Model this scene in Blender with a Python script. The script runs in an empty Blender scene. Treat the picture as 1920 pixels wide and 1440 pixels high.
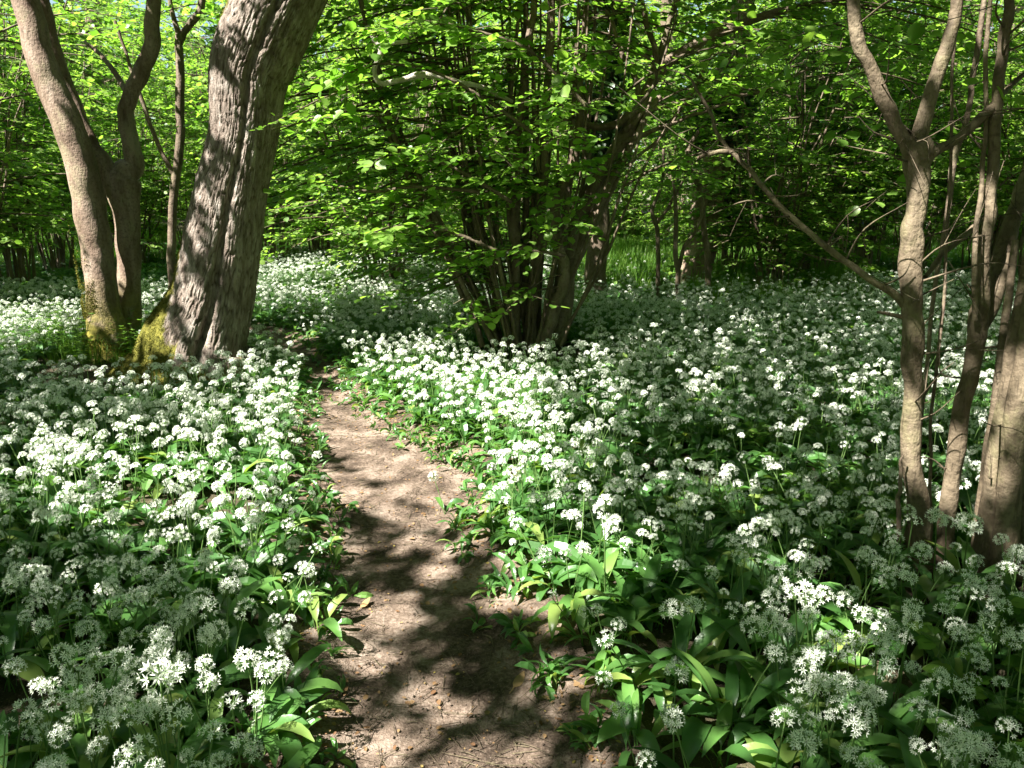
import bpy, math
import numpy as np
from mathutils import Vector
R = math.radians
rng = np.random.default_rng(11)
SC = bpy.context.scene
COL = SC.collection

# ------------------------------------------------------------------ camera
PITCH = R(13.2); FPX = 1450.0; CZ = 1.5
cam_d = bpy.data.cameras.new("camera"); cam = bpy.data.objects.new("camera", cam_d); COL.objects.link(cam)
cam_d.sensor_width = 36; cam_d.lens = FPX/1920*36; cam_d.clip_end = 400; cam_d.clip_start = 0.05
cam.location = (0, 0, CZ); cam.rotation_euler = (R(90)-PITCH, 0, 0)
SC.camera = cam
# ------------------------------------------------------------------ world, sun
EL = R(52); AZ = np.array([-0.80, -0.60]); AZ = AZ/np.linalg.norm(AZ)
SUN = np.array([AZ[0]*math.cos(EL), AZ[1]*math.cos(EL), math.sin(EL)])
w = bpy.data.worlds.new("World"); SC.world = w; w.use_nodes = True
wn = w.node_tree.nodes; wl = w.node_tree.links
sky = wn.new("ShaderNodeTexSky"); sky.sky_type = 'NISHITA'; sky.sun_disc = False
sky.sun_elevation = EL; sky.sun_rotation = math.atan2(AZ[0], AZ[1])
tn = wn.new("ShaderNodeVectorMath"); tn.operation = "MULTIPLY"; tn.inputs[1].default_value = (1.0, .97, .80)   # the camera's warm white balance
wl.new(sky.outputs[0], tn.inputs[0]); wl.new(tn.outputs[0], wn["Background"].inputs[0]); wn["Background"].inputs[1].default_value = 0.05
sd = bpy.data.lights.new("sun", 'SUN'); sd.energy = 5.0; sd.angle = R(0.53); sd.color = (1, 0.96, 0.89)
so = bpy.data.objects.new("sun", sd); COL.objects.link(so)
so.rotation_euler = Vector(SUN).to_track_quat('Z', 'Y').to_euler()
SC.view_settings.view_transform = 'Standard'; SC.view_settings.look = 'None'
SC.view_settings.exposure = 2.25; SC.view_settings.gamma = 1.0
cy = SC.cycles
cy.max_bounces = 7; cy.diffuse_bounces = 4; cy.glossy_bounces = 1; cy.transmission_bounces = 4
cy.transparent_max_bounces = 4; cy.caustics_reflective = False; cy.caustics_refractive = False
cy.use_denoising = True

# ------------------------------------------------------------------ helpers
def _h(ix, iy, iz):
    n = (ix*374761393 + iy*668265263 + iz*2147483647 + 12345) & 0xffffffff
    n = ((n ^ (n >> 13))*1274126177) & 0xffffffff
    n = n ^ (n >> 16)
    return (n & 0xffffff)/float(0xffffff)
def vnoise(x, y, z=0.0):
    x, y, z = np.broadcast_arrays(np.asarray(x, float), np.asarray(y, float), np.asarray(z, float))
    ix = np.floor(x).astype(np.int64); iy = np.floor(y).astype(np.int64); iz = np.floor(z).astype(np.int64)
    fx = x-ix; fy = y-iy; fz = z-iz
    fx = fx*fx*(3-2*fx); fy = fy*fy*(3-2*fy); fz = fz*fz*(3-2*fz)
    r = 0
    for a in (0, 1):
        for b in (0, 1):
            for c in (0, 1):
                r = r + _h(ix+a, iy+b, iz+c)*(fx if a else 1-fx)*(fy if b else 1-fy)*(fz if c else 1-fz)
    return r
def fbm(x, y, z=0.0, o=4):
    s = 0; a = .5; t = 0
    for k in range(o):
        s = s + a*vnoise(x*2**k+k*17.3, y*2**k+k*5.1, z*2**k); t += a; a *= .5
    return s/t
Fw = np.array([0, math.cos(PITCH), -math.sin(PITCH)]); Up = np.array([0, math.sin(PITCH), math.cos(PITCH)])
C0 = np.array([0, 0, CZ])
def ray(px, py): return Fw + (px-960)/FPX*np.array([1., 0, 0]) - (py-720)/FPX*Up
def P(px, py, D):
    r = ray(px, py); return C0 + r*(D/r[1])
def G(px, py, h=0.0):
    r = ray(px, py); return C0 + r*((h-CZ)/r[2])
def pxw(hw, D): return hw/FPX*D          # pixel half width -> metres at distance D

def tag(o, label, cat, group=None, kind=None):
    if label: o['label'] = label
    if cat: o['category'] = cat
    if group: o['group'] = group
    if kind: o['kind'] = kind
    return o
def empty(name, loc, label, cat, group=None):
    o = bpy.data.objects.new(name, None); COL.objects.link(o); o.location = loc; o.empty_display_size = .1
    return tag(o, label, cat, group)
def np_mesh(name, V, F, mats, attr=None, matidx=None, smooth=True):
    """V (n,3); F list of arrays (m,k)"""
    if isinstance(F, np.ndarray): F = [F]
    F = [f for f in F if len(f)]
    me = bpy.data.meshes.new(name)
    nl = sum(f.size for f in F); nf = sum(len(f) for f in F)
    me.vertices.add(len(V)); me.vertices.foreach_set("co", np.ascontiguousarray(V, dtype=np.float32).ravel())
    me.loops.add(nl); me.polygons.add(nf)
    me.loops.foreach_set("vertex_index", np.concatenate([f.ravel() for f in F]).astype(np.int32))
    tot = np.concatenate([np.full(len(f), f.shape[1]) for f in F]).astype(np.int32)
    st = np.concatenate([[0], np.cumsum(tot)[:-1]]).astype(np.int32)
    me.polygons.foreach_set("loop_start", st); me.polygons.foreach_set("loop_total", tot)
    if matidx is not None: me.polygons.foreach_set("material_index", np.asarray(matidx, dtype=np.int32))
    me.polygons.foreach_set("use_smooth", np.full(nf, smooth))
    for m in mats: me.materials.append(m)
    if attr:
        for k, a in attr.items():
            at = me.attributes.new(k, 'FLOAT', 'POINT'); at.data.foreach_set("value", np.asarray(a, dtype=np.float32))
    me.update(calc_edges=True); me.validate()
    return me
def link(name, me, parent=None):
    o = bpy.data.objects.new(name, me); COL.objects.link(o)
    if parent is not None:
        o.parent = parent
    return o

class Bag:
    """collects pieces (verts, faces, material index, random value) for ONE mesh"""
    def __init__(s): s.V = []; s.F3 = []; s.F4 = []; s.m3 = []; s.m4 = []; s.r = []; s.n = 0
    def add(s, V, F, m=0, r=None):
        V = np.asarray(V, float).reshape(-1, 3); F = np.asarray(F, int)
        s.V.append(V); s.r.append(np.zeros(len(V)) if r is None else np.broadcast_to(np.asarray(r, float), (len(V),)))
        if F.shape[1] == 3: s.F3.append(F+s.n); s.m3.append(np.full(len(F), m))
        else: s.F4.append(F+s.n); s.m4.append(np.full(len(F), m))
        s.n += len(V)
    def mesh(s, name, mats, origin=(0, 0, 0), smooth=True):
        V = np.concatenate(s.V)-np.asarray(origin, float)
        F = []; M = []
        if s.F3: F.append(np.concatenate(s.F3)); M.append(np.concatenate(s.m3))
        if s.F4: F.append(np.concatenate(s.F4)); M.append(np.concatenate(s.m4))
        return np_mesh(name, V, F, mats, {'rnd': np.concatenate(s.r)}, np.concatenate(M), smooth)

def crom(pts, n):
    """Catmull-Rom resample of (k,d) points to n samples"""
    p = np.asarray(pts, float); k = len(p)
    if k == 2: t = np.linspace(0, 1, n)[:, None]; return p[0]*(1-t)+p[1]*t
    q = np.vstack([2*p[0]-p[1], p, 2*p[-1]-p[-2]])
    t = np.linspace(0, k-1-1e-9, n); i = np.floor(t).astype(int); f = (t-i)[:, None]
    a, b, c, d = q[i], q[i+1], q[i+2], q[i+3]
    return .5*((2*b)+(-a+c)*f+(2*a-5*b+4*c-d)*f**2+(-a+3*b-3*c+d)*f**3)
def frames(c):
    T = np.gradient(c, axis=0); T /= np.linalg.norm(T, axis=1)[:, None]+1e-12
    ref = np.where(np.abs(T[:, 1:2]) > .95, np.array([[1., 0, 0]]), np.array([[0., 1, 0]]))
    A = np.cross(ref, T); A /= np.linalg.norm(A, axis=1)[:, None]
    B = np.cross(T, A)          # A ~ +x when T up, B ~ +y
    return T, A, B
def tube(c, r, ns=8, rough=0.0, seed=0, cap=True):
    """c (n,3) centreline, r (n,) radii"""
    c = np.asarray(c, float); n = len(c); T, A, B = frames(c)
    th = np.linspace(0, 2*np.pi, ns, endpoint=False)
    rr = np.asarray(r, float)[:, None]*np.ones((1, ns))
    s_len = (np.concatenate([[0], np.cumsum(np.linalg.norm(np.diff(c, axis=0), axis=1))])*(1.1/(np.mean(r)*4+.03)))[:, None]
    if rough:
        rr = rr*(1+rough*(vnoise(np.cos(th)[None]*1.5+seed, np.sin(th)[None]*1.5, s_len+seed*3.3)*2-1))
    V = c[:, None]+A[:, None]*(np.cos(th)[None, :, None]*rr[..., None])+B[:, None]*(np.sin(th)[None, :, None]*rr[..., None])
    V = V.reshape(-1, 3)
    i = np.arange(n-1)[:, None]*ns; j = np.arange(ns)[None]; j2 = (j+1) % ns
    F = np.stack([i+j, i+j2, i+ns+j2, i+ns+j], -1).reshape(-1, 4)
    return V, F
def limb(pts, n=None, ns=10, rough=.12, wob=.0, seed=0):
    """pts: (x,y,z,r) rows"""
    pts = np.asarray(pts, float); n = n or max(8, len(pts)*5)
    q = crom(pts, n); c = q[:, :3].copy(); r = np.maximum(q[:, 3], .0015)
    if wob:
        t = np.linspace(0, len(pts)*1.3, n)
        for a in range(3): c[:, a] += wob*(vnoise(t*1.7+seed*7.1, a*9.3+seed)*2-1)*np.minimum(1, np.arange(n)/4)
    return tube(c, r, ns, rough, seed), c, r
def pxl(rows, D):
    """rows of (px,py,hw[,D])"""
    o = []
    for q in rows:
        d = q[3] if len(q) > 3 else D
        p = P(q[0], q[1], d); o.append([*p, pxw(q[2], d)])
    return np.array(o)

# leaf templates: x across, y along, z up
LEAF_HI = (np.array([[0,0,0],[.30,.12,.05],[.46,.42,.07],[.40,.72,.05],[.16,.93,.0],[0,1.08,-.06],
                     [-.16,.93,.0],[-.40,.72,.05],[-.46,.42,.07],[-.30,.12,.05],[0,.32,-.02],[0,.70,-.02]]),
           np.array([[0,1,2,10],[10,2,3,11],[11,3,4,5],[0,10,8,9],[10,11,7,8],[11,5,6,7]]))
LEAF_LO = (np.array([[0,0,0],[.42,.30,.05],[.38,.74,.04],[0,1.05,-.04],[-.38,.74,.04],[-.42,.30,.05]]),
           np.array([[0,1,2,3],[0,3,4,5]]))
def place_leaves(bag, tmpl, pos, yv, nv, size, rnd, m=0):
    """instances of leaf template as real faces. pos,yv,nv (n,3)"""
    tv, tf = tmpl; n = len(pos)
    yv = yv/np.linalg.norm(yv, axis=1)[:, None]
    nv = nv-(nv*yv).sum(1)[:, None]*yv; nv = nv/(np.linalg.norm(nv, axis=1)[:, None]+1e-9)
    xv = np.cross(yv, nv)
    s = np.asarray(size)[:, None, None]
    V = pos[:, None]+s*(tv[None, :, :1]*xv[:, None]+tv[None, :, 1:2]*yv[:, None]+tv[None, :, 2:]*nv[:, None])
    k = len(tv)
    F = (tf[None]+(np.arange(n)*k)[:, None, None]).reshape(-1, 4)
    bag.add(V.reshape(-1, 3), F, m, np.repeat(rnd, k))

# ------------------------------------------------------------------ materials
def nodes(name):
    m = bpy.data.materials.new(name); m.use_nodes = True
    nt = m.node_tree; nt.nodes.clear()
    return m, nt, nt.nodes.new("ShaderNodeOutputMaterial")
def N(nt, t, **kw):
    n = nt.nodes.new(t)
    for k, v in kw.items():
        if k in n.inputs.keys() if isinstance(k, str) else False: n.inputs[k].default_value = v
        else: setattr(n, k, v)
    return n
def ramp(nt, src, stops):
    r = nt.nodes.new("ShaderNodeValToRGB"); nt.links.new(src, r.inputs[0])
    e = r.color_ramp.elements
    while len(e) < len(stops): e.new(.5)
    for q, (p, c) in zip(e, stops): q.position = p; q.color = (*c, 1)
    return r.outputs[0]
def mixc(nt, f, a, b):
    m = nt.nodes.new("ShaderNodeMix"); m.data_type = 'RGBA'
    L = nt.links
    for s, v in ((m.inputs[0], f), (m.inputs[6], a), (m.inputs[7], b)):
        if hasattr(v, 'links'): L.new(v, s)
        else: s.default_value = v if not isinstance(v, tuple) else (*v, 1)
    return m.outputs[2]
def mth(nt, op, a, b=0.0, c=None):
    m = nt.nodes.new("ShaderNodeMath"); m.operation = op
    for s, v in zip(m.inputs, (a, b, c)):
        if v is None: continue
        if hasattr(v, 'links'): nt.links.new(v, s)
        else: s.default_value = v
    return m.outputs[0]
def noise(nt, scale, detail=4, vec=None, rough=.55):
    n = nt.nodes.new("ShaderNodeTexNoise"); n.inputs['Scale'].default_value = scale; n.inputs['Detail'].default_value = detail
    n.inputs['Roughness'].default_value = rough
    if vec is not None: nt.links.new(vec, n.inputs['Vector'])
    return n.outputs['Fac']
def coord(nt, sx=1, sy=1, sz=1, which='Object'):
    t = nt.nodes.new("ShaderNodeTexCoord"); mp = nt.nodes.new("ShaderNodeMapping")
    nt.links.new(t.outputs[which], mp.inputs[0]); mp.inputs['Scale'].default_value = (sx, sy, sz)
    return mp.outputs[0]
def bump(nt, h, strength=.5, dist=.01):
    b = nt.nodes.new("ShaderNodeBump"); b.inputs['Strength'].default_value = strength; b.inputs['Distance'].default_value = dist
    nt.links.new(h, b.inputs['Height']); return b.outputs[0]
def leaf_mat(name, stops, trans_gain=(1.5, 1.6, .6), fac=.42, rough=.42, spec=.4, veins=True):
    m, nt, out = nodes(name); L = nt.links
    a = nt.nodes.new("ShaderNodeAttribute"); a.attribute_name = 'rnd'
    oi = nt.nodes.new("ShaderNodeObjectInfo")
    v = mth(nt, 'FRACT', mth(nt, 'ADD', a.outputs['Fac'], mth(nt, 'MULTIPLY', oi.outputs['Random'], .37)))
    v = mth(nt, 'PINGPONG', v, .5); v = mth(nt, 'MULTIPLY', v, 2.0)
    c = ramp(nt, v, stops)
    bs = nt.nodes.new("ShaderNodeBsdfPrincipled"); L.new(c, bs.inputs['Base Color'])
    bs.inputs['Roughness'].default_value = rough; bs.inputs['Specular IOR Level'].default_value = spec
    if veins:
        L.new(bump(nt, noise(nt, 60, 2, coord(nt)), .25, .004), bs.inputs['Normal'])
    tr = nt.nodes.new("ShaderNodeBsdfTranslucent")
    mm = nt.nodes.new("ShaderNodeVectorMath"); mm.operation = 'MULTIPLY'; L.new(c, mm.inputs[0]); mm.inputs[1].default_value = trans_gain
    L.new(mm.outputs[0], tr.inputs[0])
    mx = nt.nodes.new("ShaderNodeMixShader"); mx.inputs[0].default_value = fac
    L.new(bs.outputs[0], mx.inputs[1]); L.new(tr.outputs[0], mx.inputs[2]); L.new(mx.outputs[0], out.inputs[0])
    return m
M_HAZEL = leaf_mat("hazel_leaf", [(0, (.08, .17, .025)), (.5, (.13, .25, .04)), (1, (.22, .34, .07))], (1.75, 2.0, .9), .50, .38, .6)
M_FAR = leaf_mat("far_leaf", [(0, (.06, .13, .022)), (.5, (.12, .22, .04)), (1, (.24, .34, .08))], (1.75, 2.0, .9), .50, .4, .5, veins=False)
M_CROWN = leaf_mat("crown_leaf", [(0, (.05, .12, .014)), (.5, (.075, .17, .02)), (1, (.10, .20, .03))], (1.6, 1.6, .6), .26, veins=False)  # unseen canopy leaves, darker and less translucent to deepen the shade below
M_IVY = leaf_mat("ivy_leaf", [(0, (.018, .045, .012)), (.6, (.03, .07, .016)), (1, (.05, .10, .025))], (1.2, 1.5, .5), .2, .35)
M_RLEAF = leaf_mat("ramson_leaf", [(0, (.045, .12, .030)), (.5, (.07, .175, .04)), (.85, (.11, .24, .055)), (1, (.24, .32, .08))], (1.8, 1.8, .8), .36, .33, .55)
M_RSTEM = leaf_mat("ramson_stem", [(0, (.09, .17, .04)), (1, (.14, .24, .07))], (1.3, 1.4, .7), .25, .5)
M_GRASS = leaf_mat("grass_blade", [(0, (.06, .14, .02)), (.6, (.10, .22, .03)), (1, (.19, .30, .06))], (1.6, 1.7, .6), .4, .5, .2, veins=False)
M_PETAL = leaf_mat("ramson_petal", [(0, (.80, .84, .72)), (1, (.87, .89, .81))], (1.05, 1.08, 1.0), .22, .6, .2, veins=False)
M_MOSS = leaf_mat("moss", [(0, (.05, .055, .012)), (.5, (.10, .105, .02)), (1, (.20, .185, .035))], (1.2, 1.2, .5), .2, .8, .1, veins=False)
M_DEAD = leaf_mat("dead_leaf", [(0, (.12, .06, .03)), (.5, (.26, .16, .08)), (.9, (.30, .20, .10)), (1, (.36, .30, .08))], (1.1, 1, .8), .2, .7, .2, veins=False)

def bark_smooth(name, c0, c1, c2, moss=0.0):
    m, nt, out = nodes(name); L = nt.links
    v = coord(nt, 1, 1, 1); vs = coord(nt, 1, 1, .25)
    n1 = noise(nt, 9, 5, vs); n2 = noise(nt, 45, 4, v); n3 = noise(nt, 90, 4, coord(nt, 1, 1, .3), .6)
    c = ramp(nt, n1, [(.3, c0), (.52, c1), (.72, c2)])
    c = mixc(nt, mth(nt, 'MULTIPLY', ramp(nt, n2, [(.48, (0, 0, 0)), (.70, (1, 1, 1))]), .55), c, tuple(x*.5 for x in c0))
    n4 = noise(nt, 5, 6, coord(nt, 1, 1, .6), .7)
    c = mixc(nt, mth(nt, 'MULTIPLY', ramp(nt, n4, [(.52, (0, 0, 0)), (.62, (1, 1, 1))]), .55), c, (c2[0]*.85, c2[1]*.95, c2[2]*.75))
    n5 = noise(nt, 55, 4, coord(nt, 1, 1, .12), .6)
    c = mixc(nt, mth(nt, 'MULTIPLY', ramp(nt, n5, [(.60, (0, 0, 0)), (.68, (1, 1, 1))]), .6), c, tuple(x*.45 for x in c0))
    if moss:
        a = nt.nodes.new("ShaderNodeAttribute"); a.attribute_name = 'rnd'
        g = mth(nt, 'MULTIPLY', a.outputs['Fac'], ramp(nt, noise(nt, 7, 5, v), [(.30, (0, 0, 0)), (.5, (1, 1, 1))]))
        mc = ramp(nt, noise(nt, 30, 3, v), [(.3, (.09, .09, .012)), (.7, (.24, .21, .03))])
        c = mixc(nt, g, c, mc)
    bs = nt.nodes.new("ShaderNodeBsdfPrincipled"); L.new(c, bs.inputs['Base Color'])
    bs.inputs['Roughness'].default_value = .72; bs.inputs['Specular IOR Level'].default_value = .25
    h = mth(nt, 'ADD', mth(nt, 'MULTIPLY', n2, .7), mth(nt, 'MULTIPLY', n3, .5))
    L.new(bump(nt, h, .9, .012), bs.inputs['Normal']); L.new(bs.outputs[0], out.inputs[0])
    return m
M_BARK = bark_smooth("smooth_bark", (.13, .085, .06), (.25, .18, .135), (.37, .29, .23), moss=1)
M_HZ = bark_smooth("hazel_bark", (.085, .06, .042), (.16, .12, .085), (.25, .20, .15))
M_HZR = bark_smooth("right_hazel_bark", (.09, .066, .042), (.155, .12, .08), (.25, .20, .135))
M_TWIG = bark_smooth("twig_bark", (.06, .045, .03), (.11, .085, .055), (.17, .14, .09))
M_PALE = bark_smooth("bare_wood", (.28, .25, .20), (.40, .36, .30), (.5, .46, .40))

def furrow_mat():
    m, nt, out = nodes("furrowed_bark"); L = nt.links
    v = coord(nt, 1, 1, 1); vs = coord(nt, 1, 1, .3)
    c = ramp(nt, noise(nt, 14, 6, vs, .65), [(.3, (.12, .09, .072)), (.5, (.25, .205, .17)), (.7, (.42, .375, .33))])
    ck = nt.nodes.new("ShaderNodeAttribute"); ck.attribute_name = 'crack'
    c = mixc(nt, mth(nt, 'MULTIPLY', ramp(nt, ck.outputs['Fac'], [(.15, (1, 1, 1)), (.75, (0, 0, 0))]), .85), c, (.06, .04, .03))
    a = nt.nodes.new("ShaderNodeAttribute"); a.attribute_name = 'rnd'
    g = mth(nt, 'ADD', a.outputs['Fac'], mth(nt, 'MULTIPLY', mth(nt, 'SUBTRACT', noise(nt, 6, 5, v), .5), 1.3))
    g = ramp(nt, g, [(.42, (0, 0, 0)), (.62, (1, 1, 1))])
    mc = ramp(nt, noise(nt, 26, 4, v), [(.3, (.07, .07, .014)), (.5, (.14, .135, .024)), (.7, (.24, .215, .045))])
    c = mixc(nt, g, c, mc)
    bs = nt.nodes.new("ShaderNodeBsdfPrincipled"); L.new(c, bs.inputs['Base Color'])
    bs.inputs['Roughness'].default_value = .85; bs.inputs['Specular IOR Level'].default_value = .15
    L.new(bump(nt, mth(nt, 'ADD', noise(nt, 70, 5, v, .7), noise(nt, 42, 3, vs, .6)), 1.0, .016), bs.inputs['Normal']); L.new(bs.outputs[0], out.inputs[0])
    return m
M_FURROW = furrow_mat()
def soil_mat(name, stops, fine, big=2.2):
    m, nt, out = nodes(name); L = nt.links
    v = coord(nt)
    n1 = noise(nt, big, 6, v, .6); n2 = noise(nt, fine, 5, v, .7)
    c = ramp(nt, mth(nt, 'ADD', mth(nt, 'MULTIPLY', n1, .60), mth(nt, 'MULTIPLY', n2, .40)), stops)
    vo = nt.nodes.new("ShaderNodeTexVoronoi"); vo.inputs['Scale'].default_value = 85; L.new(v, vo.inputs['Vector'])
    c = mixc(nt, mth(nt, 'MULTIPLY', ramp(nt, vo.outputs['Distance'], [(.10, (1, 1, 1)), (.28, (0, 0, 0))]), .35), c, (.34, .27, .22))
    bs = nt.nodes.new("ShaderNodeBsdfPrincipled"); L.new(c, bs.inputs['Base Color'])
    bs.inputs['Roughness'].default_value = .9; bs.inputs['Specular IOR Level'].default_value = .15
    h = mth(nt, 'ADD', mth(nt, 'MULTIPLY', n2, 1.0), mth(nt, 'MULTIPLY', noise(nt, 160, 3, v), .5))
    L.new(bump(nt, h, .9, .012), bs.inputs['Normal']); L.new(bs.outputs[0], out.inputs[0])
    return m
M_PATH = soil_mat("path_earth", [(.40, (.05, .036, .026)), (.5, (.135, .099, .074)), (.60, (.27, .212, .168))], 60, 4.5)
M_SOIL = soil_mat("wood_soil", [(.35, (.035, .028, .018)), (.5, (.06, .05, .03)), (.65, (.09, .085, .045))], 20)

# ------------------------------------------------------------------ path outline, ground
PE = [(1440,585,1130),(1300,575,1065),(1200,585,995),(1130,600,965),(1050,590,925),(1000,585,880),(950,585,890),
      (905,575,935),(870,575,895),(840,570,820),(800,565,745),(760,572,695),(720,575,648),(700,565,645),(680,545,625),(662,515,600),(640,490,575)]
pe = []
for y, l, r in PE:
    a = G(l, y); b = G(r, y); pe.append((a[1], a[0], b[0]))
y0 = pe[0]; pe = [(-4, y0[1]-.1, y0[2]-.1)]+pe
q = pe[-1]
pe += [(q[0]+.7, q[1]-.8, q[2]-.45), (q[0]+1.2, q[1]-2.3, q[2]-1.6), (q[0]+1.5, q[1]-4.5, q[2]-3.6), (q[0]+1.8, q[1]-7, q[2]-6)]
pe = np.array(pe)
YP0, YP1 = pe[0, 0], pe[-1, 0]
def pL(y): return np.interp(y, pe[:, 0], pe[:, 1])
def pR(y): return np.interp(y, pe[:, 0], pe[:, 2])
def path_in(x, y):
    """signed distance-like: >0 inside the path"""
    d = np.minimum(x-pL(y), pR(y)-x)
    return np.where((y > YP1) | (y < YP0), -1.0, d)
def hg(x, y):
    x = np.asarray(x, float); y = np.asarray(y, float)
    d = path_in(x, y)
    s = np.clip((d+.12)/.30, 0, 1); s = s*s*(3-2*s)
    z = .05*(fbm(x*.35+3, y*.35, 0, 3)-.5)+.03*(fbm(x*1.4, y*1.4, 5, 3)-.5)*(1-.3*s)
    z = z-.055*s+.012*s*(fbm(x*6, y*6, 9, 3)-.5)
    far = np.clip((y-20)/30, 0, 1)
    return z+far*far*1.0
def grid(xs, ys, off=0.0, fn=None):
    X, Y = np.meshgrid(xs, ys)
    Z = hg(X, Y)+off
    if fn is not None: Z = Z+fn(X, Y)
    V = np.stack([X, Y, Z], -1).reshape(-1, 3); nx = len(xs)
    i = np.arange(len(ys)-1)[:, None]*nx; j = np.arange(nx-1)[None]
    return V, np.stack([i+j, i+j+1, i+nx+j+1, i+nx+j], -1).reshape(-1, 4)
xs = np.concatenate([np.linspace(-160, -12, 30)[:-1], np.linspace(-12, -3, 60)[:-1], np.arange(-3, 3, .05), np.linspace(3, 12, 60)[1:], np.linspace(12, 160, 30)[1:]])
ys = np.concatenate([np.linspace(-30, 0, 20)[:-1], np.arange(0, 10, .06), np.linspace(10, 24, 80)[:-1], np.linspace(24, 260, 50)])
V, F = grid(xs, ys)
o = link("ground", np_mesh("ground", V, F, [M_SOIL])); tag(o, "dark woodland soil under the flowers", "ground", kind="structure")
# path sheet, 4 mm proud of the ground, ragged edges
yy = np.concatenate([np.arange(-3, 1.5, .3), np.arange(1.5, YP1-.05, .04)]); tt = np.linspace(0, 1, 48)
Yg, Tg = np.meshgrid(yy, tt, indexing='ij')
l = pL(Yg)-.22+.25*(fbm(Yg*2.5, 3, 0, 3)-.5); r = pR(Yg)+.22+.25*(fbm(Yg*2.5, 30, 0, 3)-.5)
Xg = l+(r-l)*Tg
Zg = hg(Xg, Yg)+.026+(.014*(fbm(Xg*14, Yg*14, 1, 3)-.5)+.022*(fbm(Xg*4.5+9, Yg*4.0, 1, 2)-.5))*np.clip(np.minimum(Tg, 1-Tg)*8, 0, 1)
V = np.stack([Xg, Yg, Zg], -1).reshape(-1, 3); nx = len(tt)
i = np.arange(len(yy)-1)[:, None]*nx; j = np.arange(nx-1)[None]
F = np.stack([i+j, i+j+1, i+nx+j+1, i+nx+j], -1).reshape(-1, 4)
o = link("path", np_mesh("path", V, F, [M_PATH])); tag(o, "trodden brown earth footpath winding to the left", "path", kind="structure")

TREES = []        # (x, y, clear radius) where no garlic grows
def clear(p, r): TREES.append((p[0], p[1], r))

# ------------------------------------------------------------------ foliage generator
def sprays(bag, starts, dirs, lens, leaf=.085, per=14, tmpl=LEAF_LO, mt=1, ml=0, twr=.0035, droop=.25, flat=.3, rs=None, tw=True):
    """side shoots: a thin twig with alternate leaves held nearly flat"""
    rs = rs or rng
    n = len(starts)
    d = dirs/np.linalg.norm(dirs, axis=1)[:, None]
    if tw:
        K = 4; t = np.linspace(0, 1, K)
        c = starts[:, None]+d[:, None]*(t[None, :, None]*lens[:, None, None])
        c[..., 2] -= droop*lens[:, None]*t[None]**2*.6
        th = np.array([0, 2.1, 4.2]); 
        side = np.cross(d, [0, 0, 1.0]); side /= np.linalg.norm(side, axis=1)[:, None]+1e-6
        up = np.cross(side, d)
        rad = (twr*(1-t*.75))[None, :, None]
        V = c[:, :, None]+side[:, None, None]*(np.cos(th)[None, None]*rad)[..., None]+up[:, None, None]*(np.sin(th)[None, None]*rad)[..., None]
        b = (np.arange(n)*K*3)[:, None, None]; i = (np.arange(K-1)*3)[None, :, None]; j = np.arange(3)[None, None]; j2 = (j+1) % 3
        F = np.stack([b+i+j, b+i+j2, b+i+3+j2, b+i+3+j], -1).reshape(-1, 4)
        bag.add(V.reshape(-1, 3), F, mt)
    k = per
    t = np.clip((np.arange(k)+.8)/k, 0, 1)[None]+rs.uniform(-.04, .04, (n, k))
    sgn = np.where(np.arange(k) % 2, 1, -1)[None]*np.ones((n, 1))
    side = np.cross(d, [0, 0, 1.0]); side /= np.linalg.norm(side, axis=1)[:, None]+1e-6
    pos = starts[:, None]+d[:, None]*(t*lens[:, None])[..., None]
    pos[..., 2] -= droop*lens[:, None]*t**2*.6
    pos = pos+side[:, None]*(sgn*.02)[..., None]
    yv = d[:, None]*.6+side[:, None]*(sgn*rs.uniform(.5, 1.1, (n, k)))[..., None]+rs.normal(0, .18, (n, k, 3))
    yv[..., 2] -= rs.uniform(0, .5, (n, k))
    nv = np.array([0, 0, 1.0])+rs.normal(0, flat, (n, k, 3))
    sz = leaf*rs.uniform(.45, 1.25, (n, k))
    keep = rs.random((n, k)) < .9
    rv = (rs.random((n, 1))*.5+rs.random((n, k))*.5)
    place_leaves(bag, tmpl, pos[keep], yv[keep], nv[keep], sz[keep], rv[keep], ml)

def branches_from(bag, curves, nb, hmin, hmax, L=(.5, 1.5), axis=None, bias=None, leaf=.085, tmpl=LEAF_LO, per=10, sub=5, seed=0, droop=.3, flat=.3, rise=.35):
    """leafy branches growing out of stems; curves: list of centrelines"""
    rs = np.random.default_rng(seed)
    allp = np.concatenate([c for c in curves])
    ok = (allp[:, 2] > hmin) & (allp[:, 2] < hmax); allp = allp[ok]
    if len(allp) == 0: return
    S = []; Dd = []; Ls = []
    idx = rs.integers(0, len(allp), nb)
    for q in idx:
        p = allp[q]
        a = rs.uniform(0, 2*np.pi); d = np.array([math.cos(a), math.sin(a), 0])
        if axis is not None:
            o_ = p[:2]-np.asarray(axis)[:2]; d[:2] += o_*1.2
        if bias is not None: d = d+np.asarray(bias)
        d[2] = rs.uniform(-.1, rise*2); d /= np.linalg.norm(d)
        ln = rs.uniform(*L)
        t = np.linspace(0, 1, 6)[:, None]
        c = p+d*ln*t; c[:, 2] -= (droop*ln*t[:, 0]**2)
        c[:, :2] += rs.normal(0, .03, (1, 2))*t*3
        V, F = tube(c, np.linspace(.008, .003, 6)*(ln/1.2+.3), 4); bag.add(V, F, 1)
        for s in range(sub):
            u = rs.uniform(.2, 1) if s else 1.0
            pp = p+d*ln*u; pp[2] -= droop*ln*u*u
            dd = d+rs.normal(0, .55, 3); dd[2] = dd[2]*.35-.05
            S.append(pp); Dd.append(dd); Ls.append(rs.uniform(.22, .5))
    sprays(bag, np.array(S), np.array(Dd), np.array(Ls), leaf, per, tmpl, rs=rs, droop=droop, flat=flat)

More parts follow.
